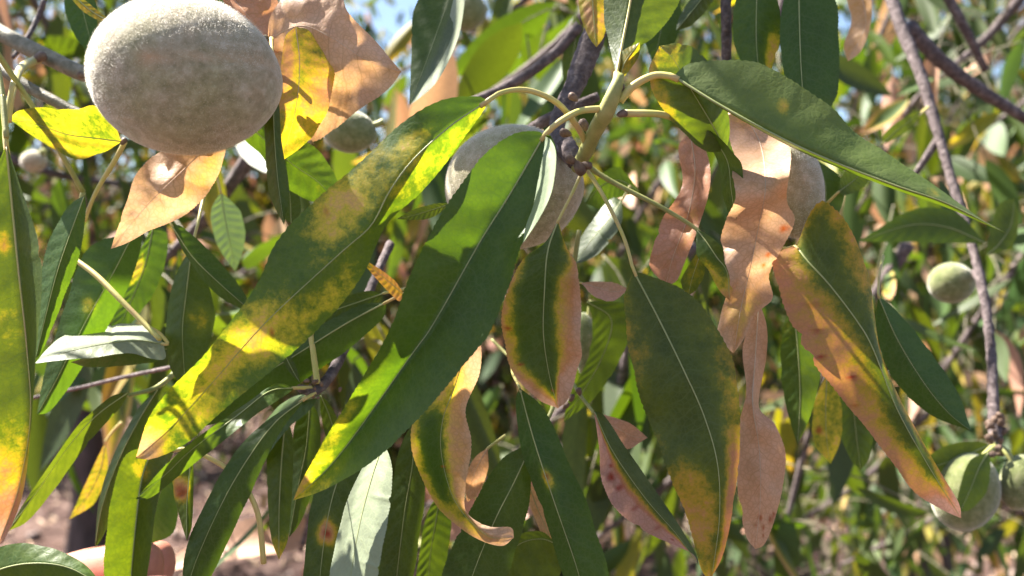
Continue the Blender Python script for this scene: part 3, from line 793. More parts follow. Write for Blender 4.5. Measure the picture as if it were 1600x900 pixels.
leaf(cb, [(705, 318), (668, 330), (640, 338), (620, 342)], [(680, 318), (645, 328)], [(675, 340), (645, 344)], d=(.226, .226), label='small dull green leaf in front of the shaded almond', bl=dict(base=.08), n=60, na=5, rib=1.2, shade=1.3)
# lit blue-grey leaf right of the almond
leaf(cb, [(972, 312), (950, 345), (922, 378), (898, 412)], [(955, 310), (925, 345), (900, 385)], [(970, 350), (940, 392), (915, 408)], d=(.262, .256, .25), dl=6, dr=-8, label='glossy dark leaf catching white sun beside the shaded almond', bl=dict(base=.02), rib=2, pet=[(985, 290, .264)])
leaf(cb, [(1000, 300), (968, 282), (940, 290), (915, 318)], [(968, 262), (938, 275)], [(965, 310), (940, 325)], d=(.27, .27), label='sunlit lime leaf behind the thin drooping petiole', bl=dict(base=.12), n=40, rib=2)

# ------------------------------------------------------------------ twig hanging below the centre
lb = thing('almond_twig', 'thin brown twig below the oval leaf with dark hanging leaves', 'branch', P(880, 600, .235))
px_tube('stem', [(905, 360, .25), (880, 520, .245), (868, 600, .236), (862, 642, .228), (832, 690, .22)], [4, 4, 5, 4, 3], M_SHOOT, lb, n=30)
px_tube('side_twig', [(882, 575, .238), (905, 615, .228), (930, 648, .22)], [3, 3, 2.5], M_SHOOT, lb)
px_tube('side_twig', [(862, 600, .238), (800, 560, .25), (768, 530, .255)], [3, 3, 2.5], M_SHOOT, lb)
for (x, y) in ((893, 622), (884, 634), (832, 690), (905, 612)):
    bud(lb, x, y, .226, 6, random.uniform(-1, 1))
leaf(lb, [(832, 692), (805, 750), (770, 820), (738, 900), (716, 970)], [(812, 700), (780, 722), (740, 785), (704, 860), (690, 920)], [(832, 720), (826, 790), (804, 866), (778, 930)],
     d=(.218, .216, .215, .215), dl=3, dr=2, shade=1.15, label='dark green leaf hanging under the hooked leaf tip', bl=dict(base=0), rib=2.2)
leaf(lb, [(812, 606), (835, 690), (868, 790), (902, 890), (925, 980)], [(806, 630), (815, 705), (848, 800), (880, 900), (905, 960)], [(850, 640), (890, 722), (922, 800), (948, 892), (945, 960)],
     d=(.22, .212, .211, .212), dl=2, dr=3, shade=1.15, label='long dark green leaf crossing its neighbour below the oval leaf', bl=dict(base=0, blobs=[(.38, .0, .05, .3, .5)]), spots=[(.37, 0, .8)], rib=2.4, pet=[(800, 570, .245), (802, 585, .235)], pr=2.4)
leaf(lb, [(822, 745), (838, 790), (855, 830), (868, 870)], [(822, 775), (838, 815), (852, 850)], [(838, 768), (858, 805), (868, 842)], d=(.232, .23), shade=1.3, label='narrow salmon dead leaf between two dark leaves', bl=dict(base=.9), n=60, na=5, rib=1.5)
leaf(lb, [(928, 642), (958, 706), (1008, 778), (1058, 836), (1092, 884)], [(935, 690), (942, 755), (972, 806), (1030, 842), (1080, 864)], [(945, 650), (978, 700), (1014, 752), (1055, 812), (1086, 862)],
     d=(.218, .214, .212, .213), dl=[-2, -4, -4, -1], dr=[4, 5, 5, 2], wave=1, shade=1.15, label='folded leaf, one half salmon with dark flecks and one half dark green', bl=dict(base=.1, left=.9, right=-.1),
     spots=[(.35, -.6, 1.1), (.42, -.5, .8), (.55, -.5, .6), (.7, -.5, .6), (.3, -.4, .5), (.8, -.6, .5)], rib=2)
leaf(lb, [(930, 652), (962, 668), (990, 682), (1012, 684)], [(945, 648), (985, 662)], [(942, 672), (975, 702)], d=(.232, .23), shade=1.3, label='short salmon withered leaf beside the folded flecked leaf', bl=dict(base=.97), n=60, na=5, rib=1.4, rib_mat=M_STRAW)
leaf(lb, [(762, 700), (745, 730), (735, 760), (730, 785)], [(742, 715), (725, 750)], [(762, 735), (748, 770)], d=(.236, .236), label='small orange dead leaf behind the hooked leaf', bl=dict(base=.9), n=60, na=5, rib=1.2, rib_mat=M_STRAW, pet=[(790, 680, .238)])
leaf(lb, [(870, 850), (845, 842), (812, 850), (780, 880), (765, 930)], [(845, 830), (805, 838), (770, 872)], [(880, 880), (860, 920), (810, 945)], d=(.226, .226), shade=1.25, label='broad dull green leaf low between the dark leaves', bl=dict(base=.1), rib=2)
leaf(lb, [(915, 470), (955, 500), (940, 560), (905, 622), (880, 660)], [(925, 500), (918, 560), (890, 620)], [(985, 480), (975, 550), (930, 620)], d=(.262, .262), shade=1.2, label='dark green leaf behind the small shaded almond', bl=dict(base=0), rib=2)

# ------------------------------------------------------------------ left branch with the big almond
wb = thing('almond_branch', 'grey green branch behind the big pale almond with yellow and orange dead leaves', 'branch', P(140, 115, .22))
px_tube('stem', [(-160, -40, .285), (-40, 28, .275), (20, 62, .268), (80, 92, .26), (140, 118, .253), (230, 130, .246), (330, 95, .232), (415, 60, .213)], [14, 14, 13, 13, 12, 9, 8, 6], M_TWIG, wb, n=50, seg=12, jitter=.05)
px_tube('side_twig', [(-60, 60, .25), (20, 120, .242), (70, 150, .238), (118, 174, .236), (190, 205, .23)], [9, 9, 9, 8, 5], M_TWIG, wb, n=30, jitter=.05)
px_tube('side_twig', [(70, 0, .30), (58, 30, .30), (42, 60, .295), (20, 90, .29)], [4, 4, 4, 3], M_BARK, wb)
px_tube('side_twig', [(20, 130, .205), (8, 200, .2), (14, 260, .195)], [4, 4, 4], M_PET, wb)
px_tube('side_twig', [(60, 92, .258), (32, 108, .235), (18, 150, .21), (14, 190, .206)], [7, 6, 5, 4], M_PET, wb)
px_tube('side_twig', [(195, 222, .226), (180, 250, .23), (150, 300, .235), (132, 345, .24)], [4, 4, 3, 3], M_PET, wb)
bud(wb, 62, 90, .252, 10, 1); bud(wb, 193, 221, .222, 6, .6); bud(wb, 128, 118, .244, 7, -1)
# yellow backlit leaf (two visible lobes)
leaf(wb, [(190, 221), (150, 216), (105, 210), (62, 196), (14, 186)], [(176, 192), (150, 166), (112, 172), (62, 168), (30, 172)], [(165, 236), (120, 248), (82, 232), (50, 212)],
     d=(.222, .222, .222, .222), dl=-8, dr=6, label='bright yellow sunlit leaf beside the big almond', bl=dict(base=.40, blobs=[(.25, -.4, .2, .6, -.1)]), rib=2.6, pr=3)
# yellow narrow stalk leaf above
leaf(wb, [(96, -30), (125, 2), (150, 22), (178, 36)], [(118, -12), (150, 14)], [(118, 6), (146, 28)], d=(.215, .212), label='narrow pale yellow leaf edge against the dark leaf', bl=dict(base=.4), n=60, na=5, rib=3)
leaf(wb, [(118, -40), (128, 10), (138, 50), (150, 92)], [(100, 0), (110, 40), (128, 72)], [(148, 0), (152, 30), (154, 70)], d=(.25, .25), shade=1.3, label='dark green leaf between branch and big almond', bl=dict(base=0), rib=1.5)
# Y: broad salmon leaf and its glowing neighbour
leaf(wb, [(418, 62), (470, 40), (520, 60), (575, 95), (627, 112)], [(425, 20), (470, -30), (528, -12), (545, 22), (592, 70)], [(440, 130), (480, 222), (520, 205), (562, 170), (606, 140)],
     d=(.214, .210, .208, .212), dl=[3, 5, 2], dr=[3, 6, 4], wave=3, wf=2, crumple=3.2, shade=0, label='broad salmon dead leaf beside the big almond', bl=dict(base=.95, blobs=[(.4, .6, .3, .5, -.12)]), rib=1.2, rib_mat=M_STRAW, teeth=.012, n=112, na=12)
leaf(wb, [(462, 42), (468, 100), (462, 170), (440, 252)], [(446, 60), (438, 110), (430, 180), (430, 220)], [(485, 50), (510, 92), (522, 118), (512, 170), (480, 222)],
     d=(.206, .203, .202, .204), dl=-4, dr=5, wave=.8, crumple=.8, label='dead leaf glowing yellow orange in the sun behind the almond', bl=dict(base=.46, blobs=[(.5, .7, .15, .35, .3), (.3, -.7, .3, .4, .3)]), rib=1.4, rib_mat=M_STRAW)
leaf(wb, [(340, -30), (375, 10), (410, 50), (442, 72)], [(395, -40), (428, -10), (446, 40)], [(352, 8), (385, 42), (428, 82)], d=(.222, .219, .217), dl=4, dr=-6, curl_r=[2, 4, 4, 1], label='tan orange dead leaf resting on top of the almond', bl=dict(base=.85), rib=1.3, rib_mat=M_STRAW)
# Z: dead leaf hanging under the almond
leaf(wb, [(330, 222), (290, 262), (240, 310), (205, 350), (173, 389)], [(290, 215), (245, 242), (214, 268), (200, 310), (184, 355)], [(352, 236), (332, 290), (292, 334), (235, 360), (198, 380)],
     d=(.206, .2, .198, .198), dl=[3, 2, -3, -1], dr=[5, 6, 4, 0], wave=1, label='salmon dead leaf hanging below the big almond', bl=dict(base=.97, blobs=[(.25, .6, .2, .4, -.2)]), rib=1.2, rib_mat=M_STRAW, shade=0)
# W: dark narrow leaf in front of the dead leaf; X: bright leaf behind
leaf(wb, [(428, 128), (428, 200), (434, 280), (444, 352)], [(414, 150), (414, 220), (420, 300)], [(436, 160), (440, 220), (452, 300)], d=(.196, .196), dl=3, dr=2, shade=1.6, label='narrow dark green leaf in front of the glowing dead leaf', bl=dict(base=.03), rib=1.6, pet=[(424, 60, .208), (426, 95, .2)], pr=3)
leaf(wb, [(372, 182), (410, 215), (455, 255), (498, 285), (530, 320)], [(398, 180), (440, 205), (490, 230), (524, 275)], [(380, 215), (410, 245), (450, 295), (490, 315)], d=(.22, .222, .224), dl=3, dr=2, label='bright lime leaf sunlit from behind below the dead leaf', bl=dict(base=.16), rib=2)

# ------------------------------------------------------------------ leaves on the left margin
mb = thing('almond_twig', 'slender pale twig with long green and half salmon leaves beside the shaded dark leaf', 'branch', P(12, 190, .2))
px_tube('stem', [(-70, -20, .215), (-20, 60, .208), (2, 140, .2), (10, 215, .194)], [7, 6, 5, 4], M_SHOOT, mb, n=24)
px_tube('side_twig', [(-20, 60, .208), (60, 180, .222), (130, 300, .236)], [5, 4, 4], M_SHOOT, mb, n=24)
px_tube('side_twig', [(110, 400, .23), (150, 430, .226), (190, 470, .222), (225, 505, .219), (250, 530, .216)], [4, 4.5, 4.5, 4, 4], M_PET, mb, n=26)
px_tube('side_twig', [(130, 300, .236), (118, 360, .235), (110, 402, .23)], [4, 4, 4], M_SHOOT, mb)
leaf(mb, [(10, 225), (20, 330), (30, 430), (42, 540), (48, 650), (30, 760), (-2, 850)], [(-20, 300), (-50, 420), (-60, 560), (-40, 680), (-15, 790)], [(32, 290), (58, 370), (66, 440), (56, 560), (50, 650), (36, 770), (8, 842)],
     d=(.194, .19, .188, .19), dl=-3, dr=[-3, -8, -8, -1], label='long green leaf with orange fleck and salmon lower end', bl=dict(base=.07, tip=.9, tip0=.6, blobs=[(.25, -.3, .03, .2, .5), (.45, -.4, .12, .5, .14)]), spots=[(.78, .2, .4), (.8, -.2, .4)], pet=[(4, 150, .199), (6, 190, .196)], pr=3.5, rib=4.5, rib_mat=M_PET, n=130)
leaf(mb, [(132, 305), (108, 370), (88, 430), (70, 500), (56, 560)], [(108, 322), (78, 372), (62, 440), (55, 520)], [(134, 330), (124, 400), (98, 470), (68, 545)], d=(.216, .212, .212, .213), dl=3, dr=2, shade=1.2, label='dark green leaf with toothed edge beside the long green leaf', bl=dict(base=.03), rib=1.6, teeth=.04)
leaf(mb, [(208, 366), (175, 430), (130, 510), (90, 590), (58, 648)], [(160, 376), (128, 405), (98, 490), (70, 580)], [(222, 372), (205, 440), (168, 510), (118, 590), (80, 640)], d=(.236, .236, .238), dl=3, dr=3, shade=1.15, label='broad shaded bluish green leaf with an orange blotch', bl=dict(base=0, blobs=[(.42, -.15, .05, .3, .55)]), rib=1.6, pet=[(200, 320, .24)], pr=2.5)
# T: white sunlit leaf lying flat
leaf(mb, [(256, 538), (215, 532), (160, 538), (105, 550), (54, 568)], [(240, 512), (200, 506), (140, 512), (90, 530)], [(255, 562), (200, 552), (150, 558), (95, 563)], d=(.228, .226, .22, .215), dl=[18, 26, 24, 10], dr=-3, label='pale leaf lying flat, its upper half white with sun', bl=dict(base=0), under=True, rib=2, pet=[(232, 512, .226), (248, 520, .228), (262, 536, .228)], pr=3)
leaf(mb, [(262, 545), (215, 548), (165, 556), (110, 566)], [(230, 538), (175, 545)], [(240, 566), (180, 572), (140, 574)], d=(.232, .228, .224), dl=-2, dr=3, shade=1.3, label='dark shaded leaf just under the white sunlit one', bl=dict(base=0), rib=1.6)
leaf(mb, [(268, 352), (300, 400), (340, 440), (392, 486)], [(290, 398), (330, 452), (368, 478)], [(285, 355), (330, 395), (378, 452)], d=(.222, .222), dl=2, dr=3, shade=1.25, label='dark narrow leaf slanting behind the long blotched leaf', bl=dict(base=0), rib=2, pet=[(250, 300, .23), (258, 330, .226)], pr=2.5)
leaf(mb, [(300, 385), (292, 450), (285, 520), (290, 610)], [(275, 430), (260, 500), (264, 570)], [(318, 425), (335, 490), (318, 570)], d=(.236, .234), dl=3, dr=3, shade=1.2, label='deep green hanging leaf beside the curled petiole', bl=dict(base=.02, blobs=[(.5, .5, .1, .4, .3)]), rib=2, pet=[(320, 300, .25), (310, 345, .242)], pr=2.5)
leaf(mb, [(240, 350), (228, 410), (205, 470), (180, 525)], [(215, 400), (188, 470), (172, 510)], [(262, 370), (250, 440), (210, 500)], d=(.262, .26), label='loosely hanging green leaf with a yellow end behind the petiole', bl=dict(base=.1, blobs=[(.4, -.5, .12, .5, .5)]), rib=2, pet=[(250, 300, .265)])
leaf(mb, [(345, 300), (352, 345), (362, 392), (368, 425)], [(330, 330), (338, 380)], [(375, 330), (382, 380)], d=(.29, .29), label='pale grey green leaf in soft light near the dead leaf', bl=dict(base=.08), under=True, rib=2, pet=[(335, 260, .29)])
leaf(mb, [(455, 350), (452, 300), (440, 270)], [(435, 330), (432, 290)], [(470, 330), (462, 290)], d=(.24, .24), shade=1.3, label='short dark leaf under the bright lime leaf', bl=dict(base=0), n=60, na=5, rib=1.5)

# ------------------------------------------------------------------ lower left cluster on a knotted spur
kb = thing('almond_twig', 'dark knotted spur with a bunch of long narrow green leaves low down', 'branch', P(500, 606, .22))
px_tube('stem', [(610, 380, .27), (575, 460, .255), (545, 530, .24), (520, 580, .228), (492, 612, .22), (470, 606, .217)], [7, 7, 7, 8, 9, 6], M_BARK, kb, n=34, jitter=.12)
px_tube('side_twig', [(480, 480, .228), (488, 540, .225), (496, 600, .221)], [4, 4.5, 5], M_PET, kb)
for _ in range(14):
    bud(kb, random.uniform(468, 532), random.uniform(592, 622), random.uniform(.214, .222), random.uniform(2.5, 4.5), random.uniform(-2, 2))
leaf(kb, [(604, 472), (540, 506), (460, 556), (382, 604), (312, 668)], [(560, 478), (480, 520), (400, 570), (340, 628)], [(596, 500), (535, 552), (450, 610), (372, 650)], d=(.228, .225, .224, .224), dl=2, dr=3, shade=1.15, label='long dark leaf with pale straight midrib behind the blotched leaf', bl=dict(base=0), rib=2.6, pet=[(640, 455, .232), (622, 463, .226)], pr=2.6)
leaf(kb, [(600, 458), (560, 472), (520, 486), (470, 510)], [(570, 455), (520, 472)], [(580, 476), (530, 498)], d=(.23, .228), shade=1.3, label='thin dark leaf just above the one with pale midrib', bl=dict(base=0), rib=2.4, pet=[(640, 450, .235)])
leaf(kb, [(462, 606), (420, 612), (370, 650), (300, 702), (260, 740), (212, 780)], [(430, 600), (385, 630), (330, 668), (285, 702), (248, 738)], [(440, 622), (395, 652), (330, 704), (278, 745), (236, 778)], d=(.214, .2, .19, .186, .186), dl=[3, 2, -5, 1], dr=[-3, -3, 3, 1], label='narrow green leaf reaching over the wide one with a sunlit middle', bl=dict(base=.06), rib=2.2, pet=[(486, 606, .219)], pr=3)
leaf(kb, [(272, 704), (240, 708), (222, 745), (212, 820), (204, 910), (198, 980)], [(220, 700), (190, 722), (170, 800), (163, 880), (168, 950)], [(268, 715), (256, 745), (240, 820), (230, 900), (224, 960)], d=(.206, .194, .19, .19), dl=-6, dr=[-2, -4, -5, -4], label='wide sunlit green leaf hanging before the fingertip', bl=dict(base=.09, blobs=[(.2, -.2, .07, .5, .35)]), rib=3.4, pet=[(412, 880, .21), (402, 800, .208), (370, 745, .207), (320, 712, .206), (290, 702, .206)], pr=4, n=130)
leaf(kb, [(298, 700), (296, 740), (292, 790), (292, 845)], [(270, 725), (272, 775), (284, 820)], [(302, 730), (302, 780), (300, 820)], d=(.205, .203), dl=2, dr=2, label='small lime leaf with a bright orange rust blotch', bl=dict(base=.18, blobs=[(.47, -.4, .12, .7, .6)]), spots=[(.5, -.4, 1.6)], rib=2.4)
leaf(kb, [(478, 622), (430, 660), (385, 720), (345, 790), (305, 880), (285, 950)], [(420, 655), (372, 700), (330, 770), (290, 860)], [(440, 672), (415, 720), (378, 800), (340, 880), (310, 935)], d=(.216, .206, .202, .202), dl=2, dr=2, shade=1.12, label='long dark leaf slanting past the fingertip', bl=dict(base=0), rib=2, pet=[(492, 614, .219)], pr=3)
leaf(kb, [(500, 620), (470, 628), (440, 652), (415, 690), (395, 740)], [(465, 618), (430, 640), (405, 680)], [(480, 645), (448, 672), (418, 712)], d=(.222, .224, .226), dl=[12, 14, 6], dr=-3, label='glossy bluish leaf arching out of the spur', bl=dict(base=0), rib=2.2)
leaf(kb, [(446, 650), (440, 720), (436, 800), (436, 875)], [(420, 690), (418, 770), (424, 840)], [(458, 690), (456, 770), (450, 840)], d=(.226, .222), dl=2, dr=3, label='upright strap-like green leaf with yellow lower end', bl=dict(base=.1, tip=.4, tip0=.75, blobs=[(.05, -.3, .06, .8, .6)]), rib=3, pet=[(480, 618, .221)])
leaf(kb, [(485, 625), (478, 700), (466, 760), (452, 840)], [(462, 660), (454, 730), (450, 800)], [(500, 660), (496, 740), (472, 810)], d=(.236, .232), dl=2, dr=2, shade=1.25, label='dark leaf hanging straight down under the spur', bl=dict(base=0), rib=1.8)
leaf(kb, [(500, 615), (518, 660), (530, 720), (535, 770)], [(502, 650), (515, 710), (525, 750)], [(520, 640), (540, 690), (545, 740)], d=(.235, .232), label='small lime leaf glowing under the spur', bl=dict(base=.12), n=60, na=5, rib=1.6)
leaf(kb, [(560, 690), (530, 745), (512, 810), (500, 900), (496, 970)], [(525, 715), (490, 770), (478, 850), (474, 930)], [(575, 720), (560, 790), (545, 870), (530, 950)], d=(.214, .208, .205, .205), dl=2, dr=3, shade=1.1, label='dark leaf with a round orange rust spot', bl=dict(base=.02, blobs=[(.52, .0, .085, .5, .75)]), spots=[(.53, .05, 1.0)], rib=1.8, pet=[(570, 640, .235)])
leaf(kb, [(600, 690), (580, 750), (562, 820), (548, 900), (540, 970)], [(572, 720), (540, 790), (520, 870), (512, 950)], [(612, 730), (610, 790), (598, 850), (580, 940)], d=(.203, .197, .192, .188), dl=[5, 6, 5], dr=[-6, -8, -7], label='pale leaf showing a white sunlit underside with veins', bl=dict(base=.0), under=True, rib=2.4, pet=[(610, 640, .23)])
leaf(kb, [(648, 655), (645, 720), (632, 800), (620, 900), (615, 960)], [(625, 700), (610, 770), (598, 850), (592, 930)], [(662, 690), (665, 760), (655, 840), (640, 920)], d=(.228, .224), dl=2, dr=3, shade=1.15, label='dark green leaf hanging behind the curling olive leaf', bl=dict(base=0), rib=1.8, pet=[(655, 610, .235)])
leaf(kb, [(688, 770), (680, 820), (672, 870), (668, 940)], [(668, 800), (656, 860), (650, 920)], [(705, 810), (700, 860), (690, 920)], d=(.24, .238), label='half hidden green leaf under the curling leaf', bl=dict(base=.06), rib=1.6, shade=1.2, pet=[(690, 740, .24)])
leaf(kb, [(420, 505), (440, 545), (458, 580), (470, 600)], [(430, 540), (448, 575)], [(442, 535), (462, 572)], d=(.222, .22), label='tiny lime leaf above the spur', bl=dict(base=.1), n=60, na=5, rib=2)

# ------------------------------------------------------------------ low corner leaves and the far left stem
cbk = thing('almond_twig', 'thin twig low over bare soil with drooping green leaves beside the hand', 'branch', P(240, 600, .25))
px_tube('stem', [(330, 520, .27), (285, 570, .26), (245, 605, .25), (200, 618, .24)], [5, 5, 4, 3], M_SHOOT, cbk, n=24)
px_tube('side_twig', [(285, 570, .26), (150, 600, .30), (-60, 660, .30), (-200, 800, .22), (-60, 925, .195)], [3.5, 3, 3, 3, 3.5], M_BARK, cbk, n=44)
leaf(cbk, [(202, 612), (150, 650), (105, 700), (60, 765), (12, 830)], [(170, 622), (122, 665), (82, 720), (38, 785)], [(185, 640), (140, 690), (92, 755), (45, 812)], d=(.236, .23, .228), dl=[2, -3, 2], dr=3, label='dark drooping leaf with a sunlit patch over bare soil', bl=dict(base=.04), rib=1.8, shade=0)
leaf(cbk, [(248, 606), (215, 660), (185, 720), (160, 790), (148, 856)], [(215, 640), (178, 710), (155, 780)], [(245, 645), (215, 710), (182, 790), (160, 840)], d=(.246, .242), dl=2, dr=3, shade=1.2, label='narrow dark leaf hanging behind the fingers', bl=dict(base=0), rib=1.6)
leaf(cbk, [(-50, 920), (0, 890), (55, 880), (110, 888), (165, 920)], [(-20, 868), (20, 850), (75, 855), (130, 880)], [(-20, 930), (40, 935), (110, 930)], d=(.194, .192, .19), dl=3, dr=2, label='green leaf lying low, half in sun and half in shade', bl=dict(base=.1), rib=3)
leaf(cbk, [(268, 735), (250, 770), (240, 810), (236, 850)], [(248, 750), (232, 800)], [(280, 770), (272, 830)], d=(.25, .25), shade=1.3, label='dark leaf filling the gap above the fingertip', bl=dict(base=0), rib=1.5, n=40)
leaf(cbk, [(165, 690), (158, 730), (140, 770), (108, 812)], [(150, 720), (125, 775)], [(168, 735), (148, 785)], d=(.30, .30), label='thin curled pale yellow leaf hanging over the soil', bl=dict(base=.45), n=60, na=5, rib=1.6, pet=[(190, 660, .30), (178, 672, .30)])

# ------------------------------------------------------------------ top leaves
tb = thing('almond_twig', 'dark twig entering from above with long shaded leaves over the long plain leaf', 'branch', P(1135, -40, .24))
px_tube('stem', [(1060, -120, .25), (1128, -40, .245), (1134, 20, .245), (1136, 160, .25)], [10, 9, 8, 6], M_BARK, tb, n=26, jitter=.08)
px_tube('side_twig', [(1128, -40, .245), (1200, -70, .24), (1250, -60, .235)], [6, 5, 4], M_BARK, tb)
px_tube('side_twig', [(1060, -120, .25), (900, -110, .26), (720, -70, .25)], [8, 7, 5], M_BARK, tb)
leaf(tb, [(1248, -50), (1249, 30), (1252, 110), (1258, 180), (1268, 240)], [(1222, 10), (1220, 80), (1232, 150), (1250, 210)], [(1300, -10), (1312, 60), (1310, 130), (1290, 195)], d=(.232, .226, .224), dl=2, dr=3, shade=1.1, label='long blue-green leaf hanging behind the plain leaf with a pale midrib', bl=dict(base=0), rib=2.2)
leaf(tb, [(1185, -60), (1182, 10), (1182, 70), (1188, 130)], [(1150, 0), (1146, 60), (1165, 110)], [(1215, 0), (1218, 60), (1205, 110)], d=(.236, .234), dl=2, dr=2, shade=1.15, label='dark olive leaf with an orange streak on its margin', bl=dict(base=.05, blobs=[(.75, .8, .2, .35, .6)]), rib=1.8)
leaf(tb, [(1120, -30), (1095, 0), (1075, 25), (1056, 48)], [(1088, -12), (1062, 25)], [(1112, 5), (1082, 38)], d=(.25, .246), dl=4, dr=4, shade=1.25, label='short bluish leaf pointing down from the dark twig', bl=dict(base=0), rib=2)
rimmed = leaf(tb, [(720, -70), (700, 0), (672, 80), (640, 165)], [(665, -20), (645, 30), (642, 100)], [(722, -10), (705, 60), (668, 130)], d=(.25, .244, .24), dl=3, dr=-7, curl_r=[0, 0, 0, 0], shade=1.1, label='dark bluish leaf with a white sunlit rim against the sky', bl=dict(base=0), rib=1.8)
leaf(rimmed, [(722, -40), (712, 40), (690, 95), (660, 140), (642, 164)], [(708, 0), (696, 60), (672, 115)], [(726, 0), (714, 65), (682, 128)], d=(.24, .236, .234, .236), dl=5, dr=-5, under=True, name='folded_margin', bl=dict(base=.05), rib=.6, n=60, na=4, crumple=.1)
leaf(tb, [(925, -90), (925, -20), (928, 30), (932, 74)], [(908, -30), (906, 20), (918, 55)], [(945, -30), (950, 20), (944, 55)], d=(.236, .234), dl=2, dr=2, label='orange yellow leaf beside the grey branch at the top', bl=dict(base=.5, blobs=[(.7, -.3, .15, .5, .25)]), rib=2)
leaf(tb, [(1330, -60), (1345, -10), (1352, 40), (1325, 96)], [(1318, -20), (1330, 30), (1318, 70)], [(1358, -20), (1360, 40), (1345, 80)], d=(.29, .29), dl=3, dr=-3, label='curled brown orange dead leaf beside the blue-green leaf', bl=dict(base=.85), rib=2, rib_mat=M_STRAW)
leaf(tb, [(1040, -40), (1035, 30), (1028, 70), (1020, 100)], [(1012, 10), (1008, 60)], [(1065, 20), (1050, 75)], d=(.262, .262), shade=1.2, label='very dark leaf in the shade behind the upright leaf', bl=dict(base=0), rib=1.5)
leaf(tb, [(900, 20), (898, 70), (890, 110), (882, 140)], [(885, 60), (878, 105)], [(912, 60), (902, 110)], d=(.30, .30), label='lime leaf hanging between two dark twigs', bl=dict(base=.12), n=60, na=5, rib=2)

# ------------------------------------------------------------------ right hand branch with small almonds
rb = thing('almond_branch', 'thin grey hanging twig with a knobbly end and small green almonds', 'branch', P(1555, 700, .31))
px_tube('stem', [(1375, -80, .40), (1400, 20, .385), (1440, 120, .37), (1465, 205, .36), (1490, 290, .35), (1515, 370, .34), (1535, 450, .33), (1548, 540, .32), (1552, 620, .312), (1556, 700, .306)], [11, 10, 9, 8, 7, 7, 7, 7, 8, 10], M_BARK, rb, n=110, seg=12, jitter=.13)
px_tube('side_twig', [(1418, 40, .385), (1470, 95, .39), (1530, 140, .40), (1610, 190, .41)], [12, 11, 10, 8], M_BARK, rb, n=30, jitter=.08)
px_tube('side_twig', [(1460, -40, .45), (1505, 40, .45), (1540, 110, .46)], [8, 8, 6], M_BARK, rb, n=24, jitter=.08)
px_tube('side_twig', [(1470, 210, .36), (1448, 245, .36), (1428, 275, .362)], [6, 6, 4], M_BARK, rb)
px_tube('side_twig', [(1540, 470, .33), (1530, 440, .345), (1520, 425, .36)], [4, 4, 4], M_BARK, rb)
for _ in range(16):
    bud(rb, 1554 + random.uniform(-15, 15), random.uniform(640, 712), random.uniform(.300, .310), random.uniform(5, 8), random.uniform(-2, 2))
leaf(rb, [(1548, 694), (1500, 715), (1462, 728), (1425, 735)], [(1520, 690), (1470, 700)], [(1505, 735), (1470, 745)], d=(.30, .298), shade=1.3, label='green leaf half over the pale almond', bl=dict(base=.12), rib=2, n=40)
leaf(rb, [(1545, 705), (1530, 730), (1516, 765), (1500, 800)], [(1515, 720), (1500, 760), (1496, 785)], [(1548, 735), (1540, 770), (1518, 795)], d=(.284, .28), shade=1.3, label='small folded leaf lying on the pale almond', bl=dict(base=.05), rib=2, n=40)
leaf(rb, [(1372, 462), (1402, 530), (1445, 600), (1482, 645), (1518, 674)], [(1370, 520), (1395, 590), (1450, 645)], [(1405, 490), (1450, 545), (1495, 610)], d=(.235, .23, .228), dl=2, dr=3, shade=1.12, label='dark bluish leaf pointing down behind the long yellow leaf', bl=dict(base=0), rib=1.6, pet=[(1380, 400, .25), (1374, 430, .24)])
leaf(rb, [(1238, 470), (1246, 540), (1250, 620), (1246, 695)], [(1222, 520), (1222, 600), (1235, 660)], [(1268, 510), (1282, 580), (1266, 650)], d=(.25, .248), dl=2, dr=3, label='green leaf hanging between salmon and yellow leaves, lower half lit', bl=dict(base=.08, blobs=[(.2, -.6, .1, .4, .15)]), rib=1.8)
leaf(rb, [(1292, 585), (1290, 640), (1292, 690), (1298, 725)], [(1272, 630), (1272, 690)], [(1312, 620), (1315, 680)], d=(.27, .27), label='yellowish leaf with brown spot behind the long yellow leaf', bl=dict(base=.42), spots=[(.6, -.5, 1.2)], rib=1.8, shade=1.3, n=40)
leaf(rb, [(1330, 560), (1332, 620), (1338, 680), (1345, 735)], [(1312, 610), (1312, 670), (1328, 715)], [(1352, 610), (1366, 660), (1360, 710)], d=(.28, .28), shade=1.2, label='dark leaf hanging below the middle of the long yellow leaf', bl=dict(base=.02), rib=1.8)
leaf(rb, [(1310, 300), (1330, 285), (1345, 272), (1362, 262)], [(1315, 275), (1340, 258)], [(1322, 305), (1352, 290)], d=(.25, .25), label='vivid lime leaf tip under the long plain leaf', bl=dict(base=.14), n=60, na=5, rib=1.5, pet=[(1290, 320, .255)])
leaf(rb, [(1378, 225), (1400, 205), (1420, 190), (1440, 172)], [(1385, 205), (1418, 180)], [(1392, 220), (1425, 198)], d=(.33, .33), label='small vivid lime leaf above the long plain leaf', bl=dict(base=.14), n=60, na=5, rib=1.5, pet=[(1450, 168, .36)])
leaf(rb, [(1270, 245), (1290, 290), (1285, 340), (1262, 380)], [(1258, 280), (1262, 330)], [(1315, 280), (1312, 330)], d=(.255, .255), shade=1.2, label='dark teal leaf behind the grey olive almond', bl=dict(base=0), rib=1.6, n=40)
leaf(rb, [(1540, 380), (1480, 355), (1420, 352), (1340, 378)], [(1490, 330), (1420, 330)], [(1480, 380), (1410, 378)], d=(.33, .33), shade=1.2, label='long dark leaf lying across behind the tip of the plain leaf', bl=dict(base=.05), rib=2)
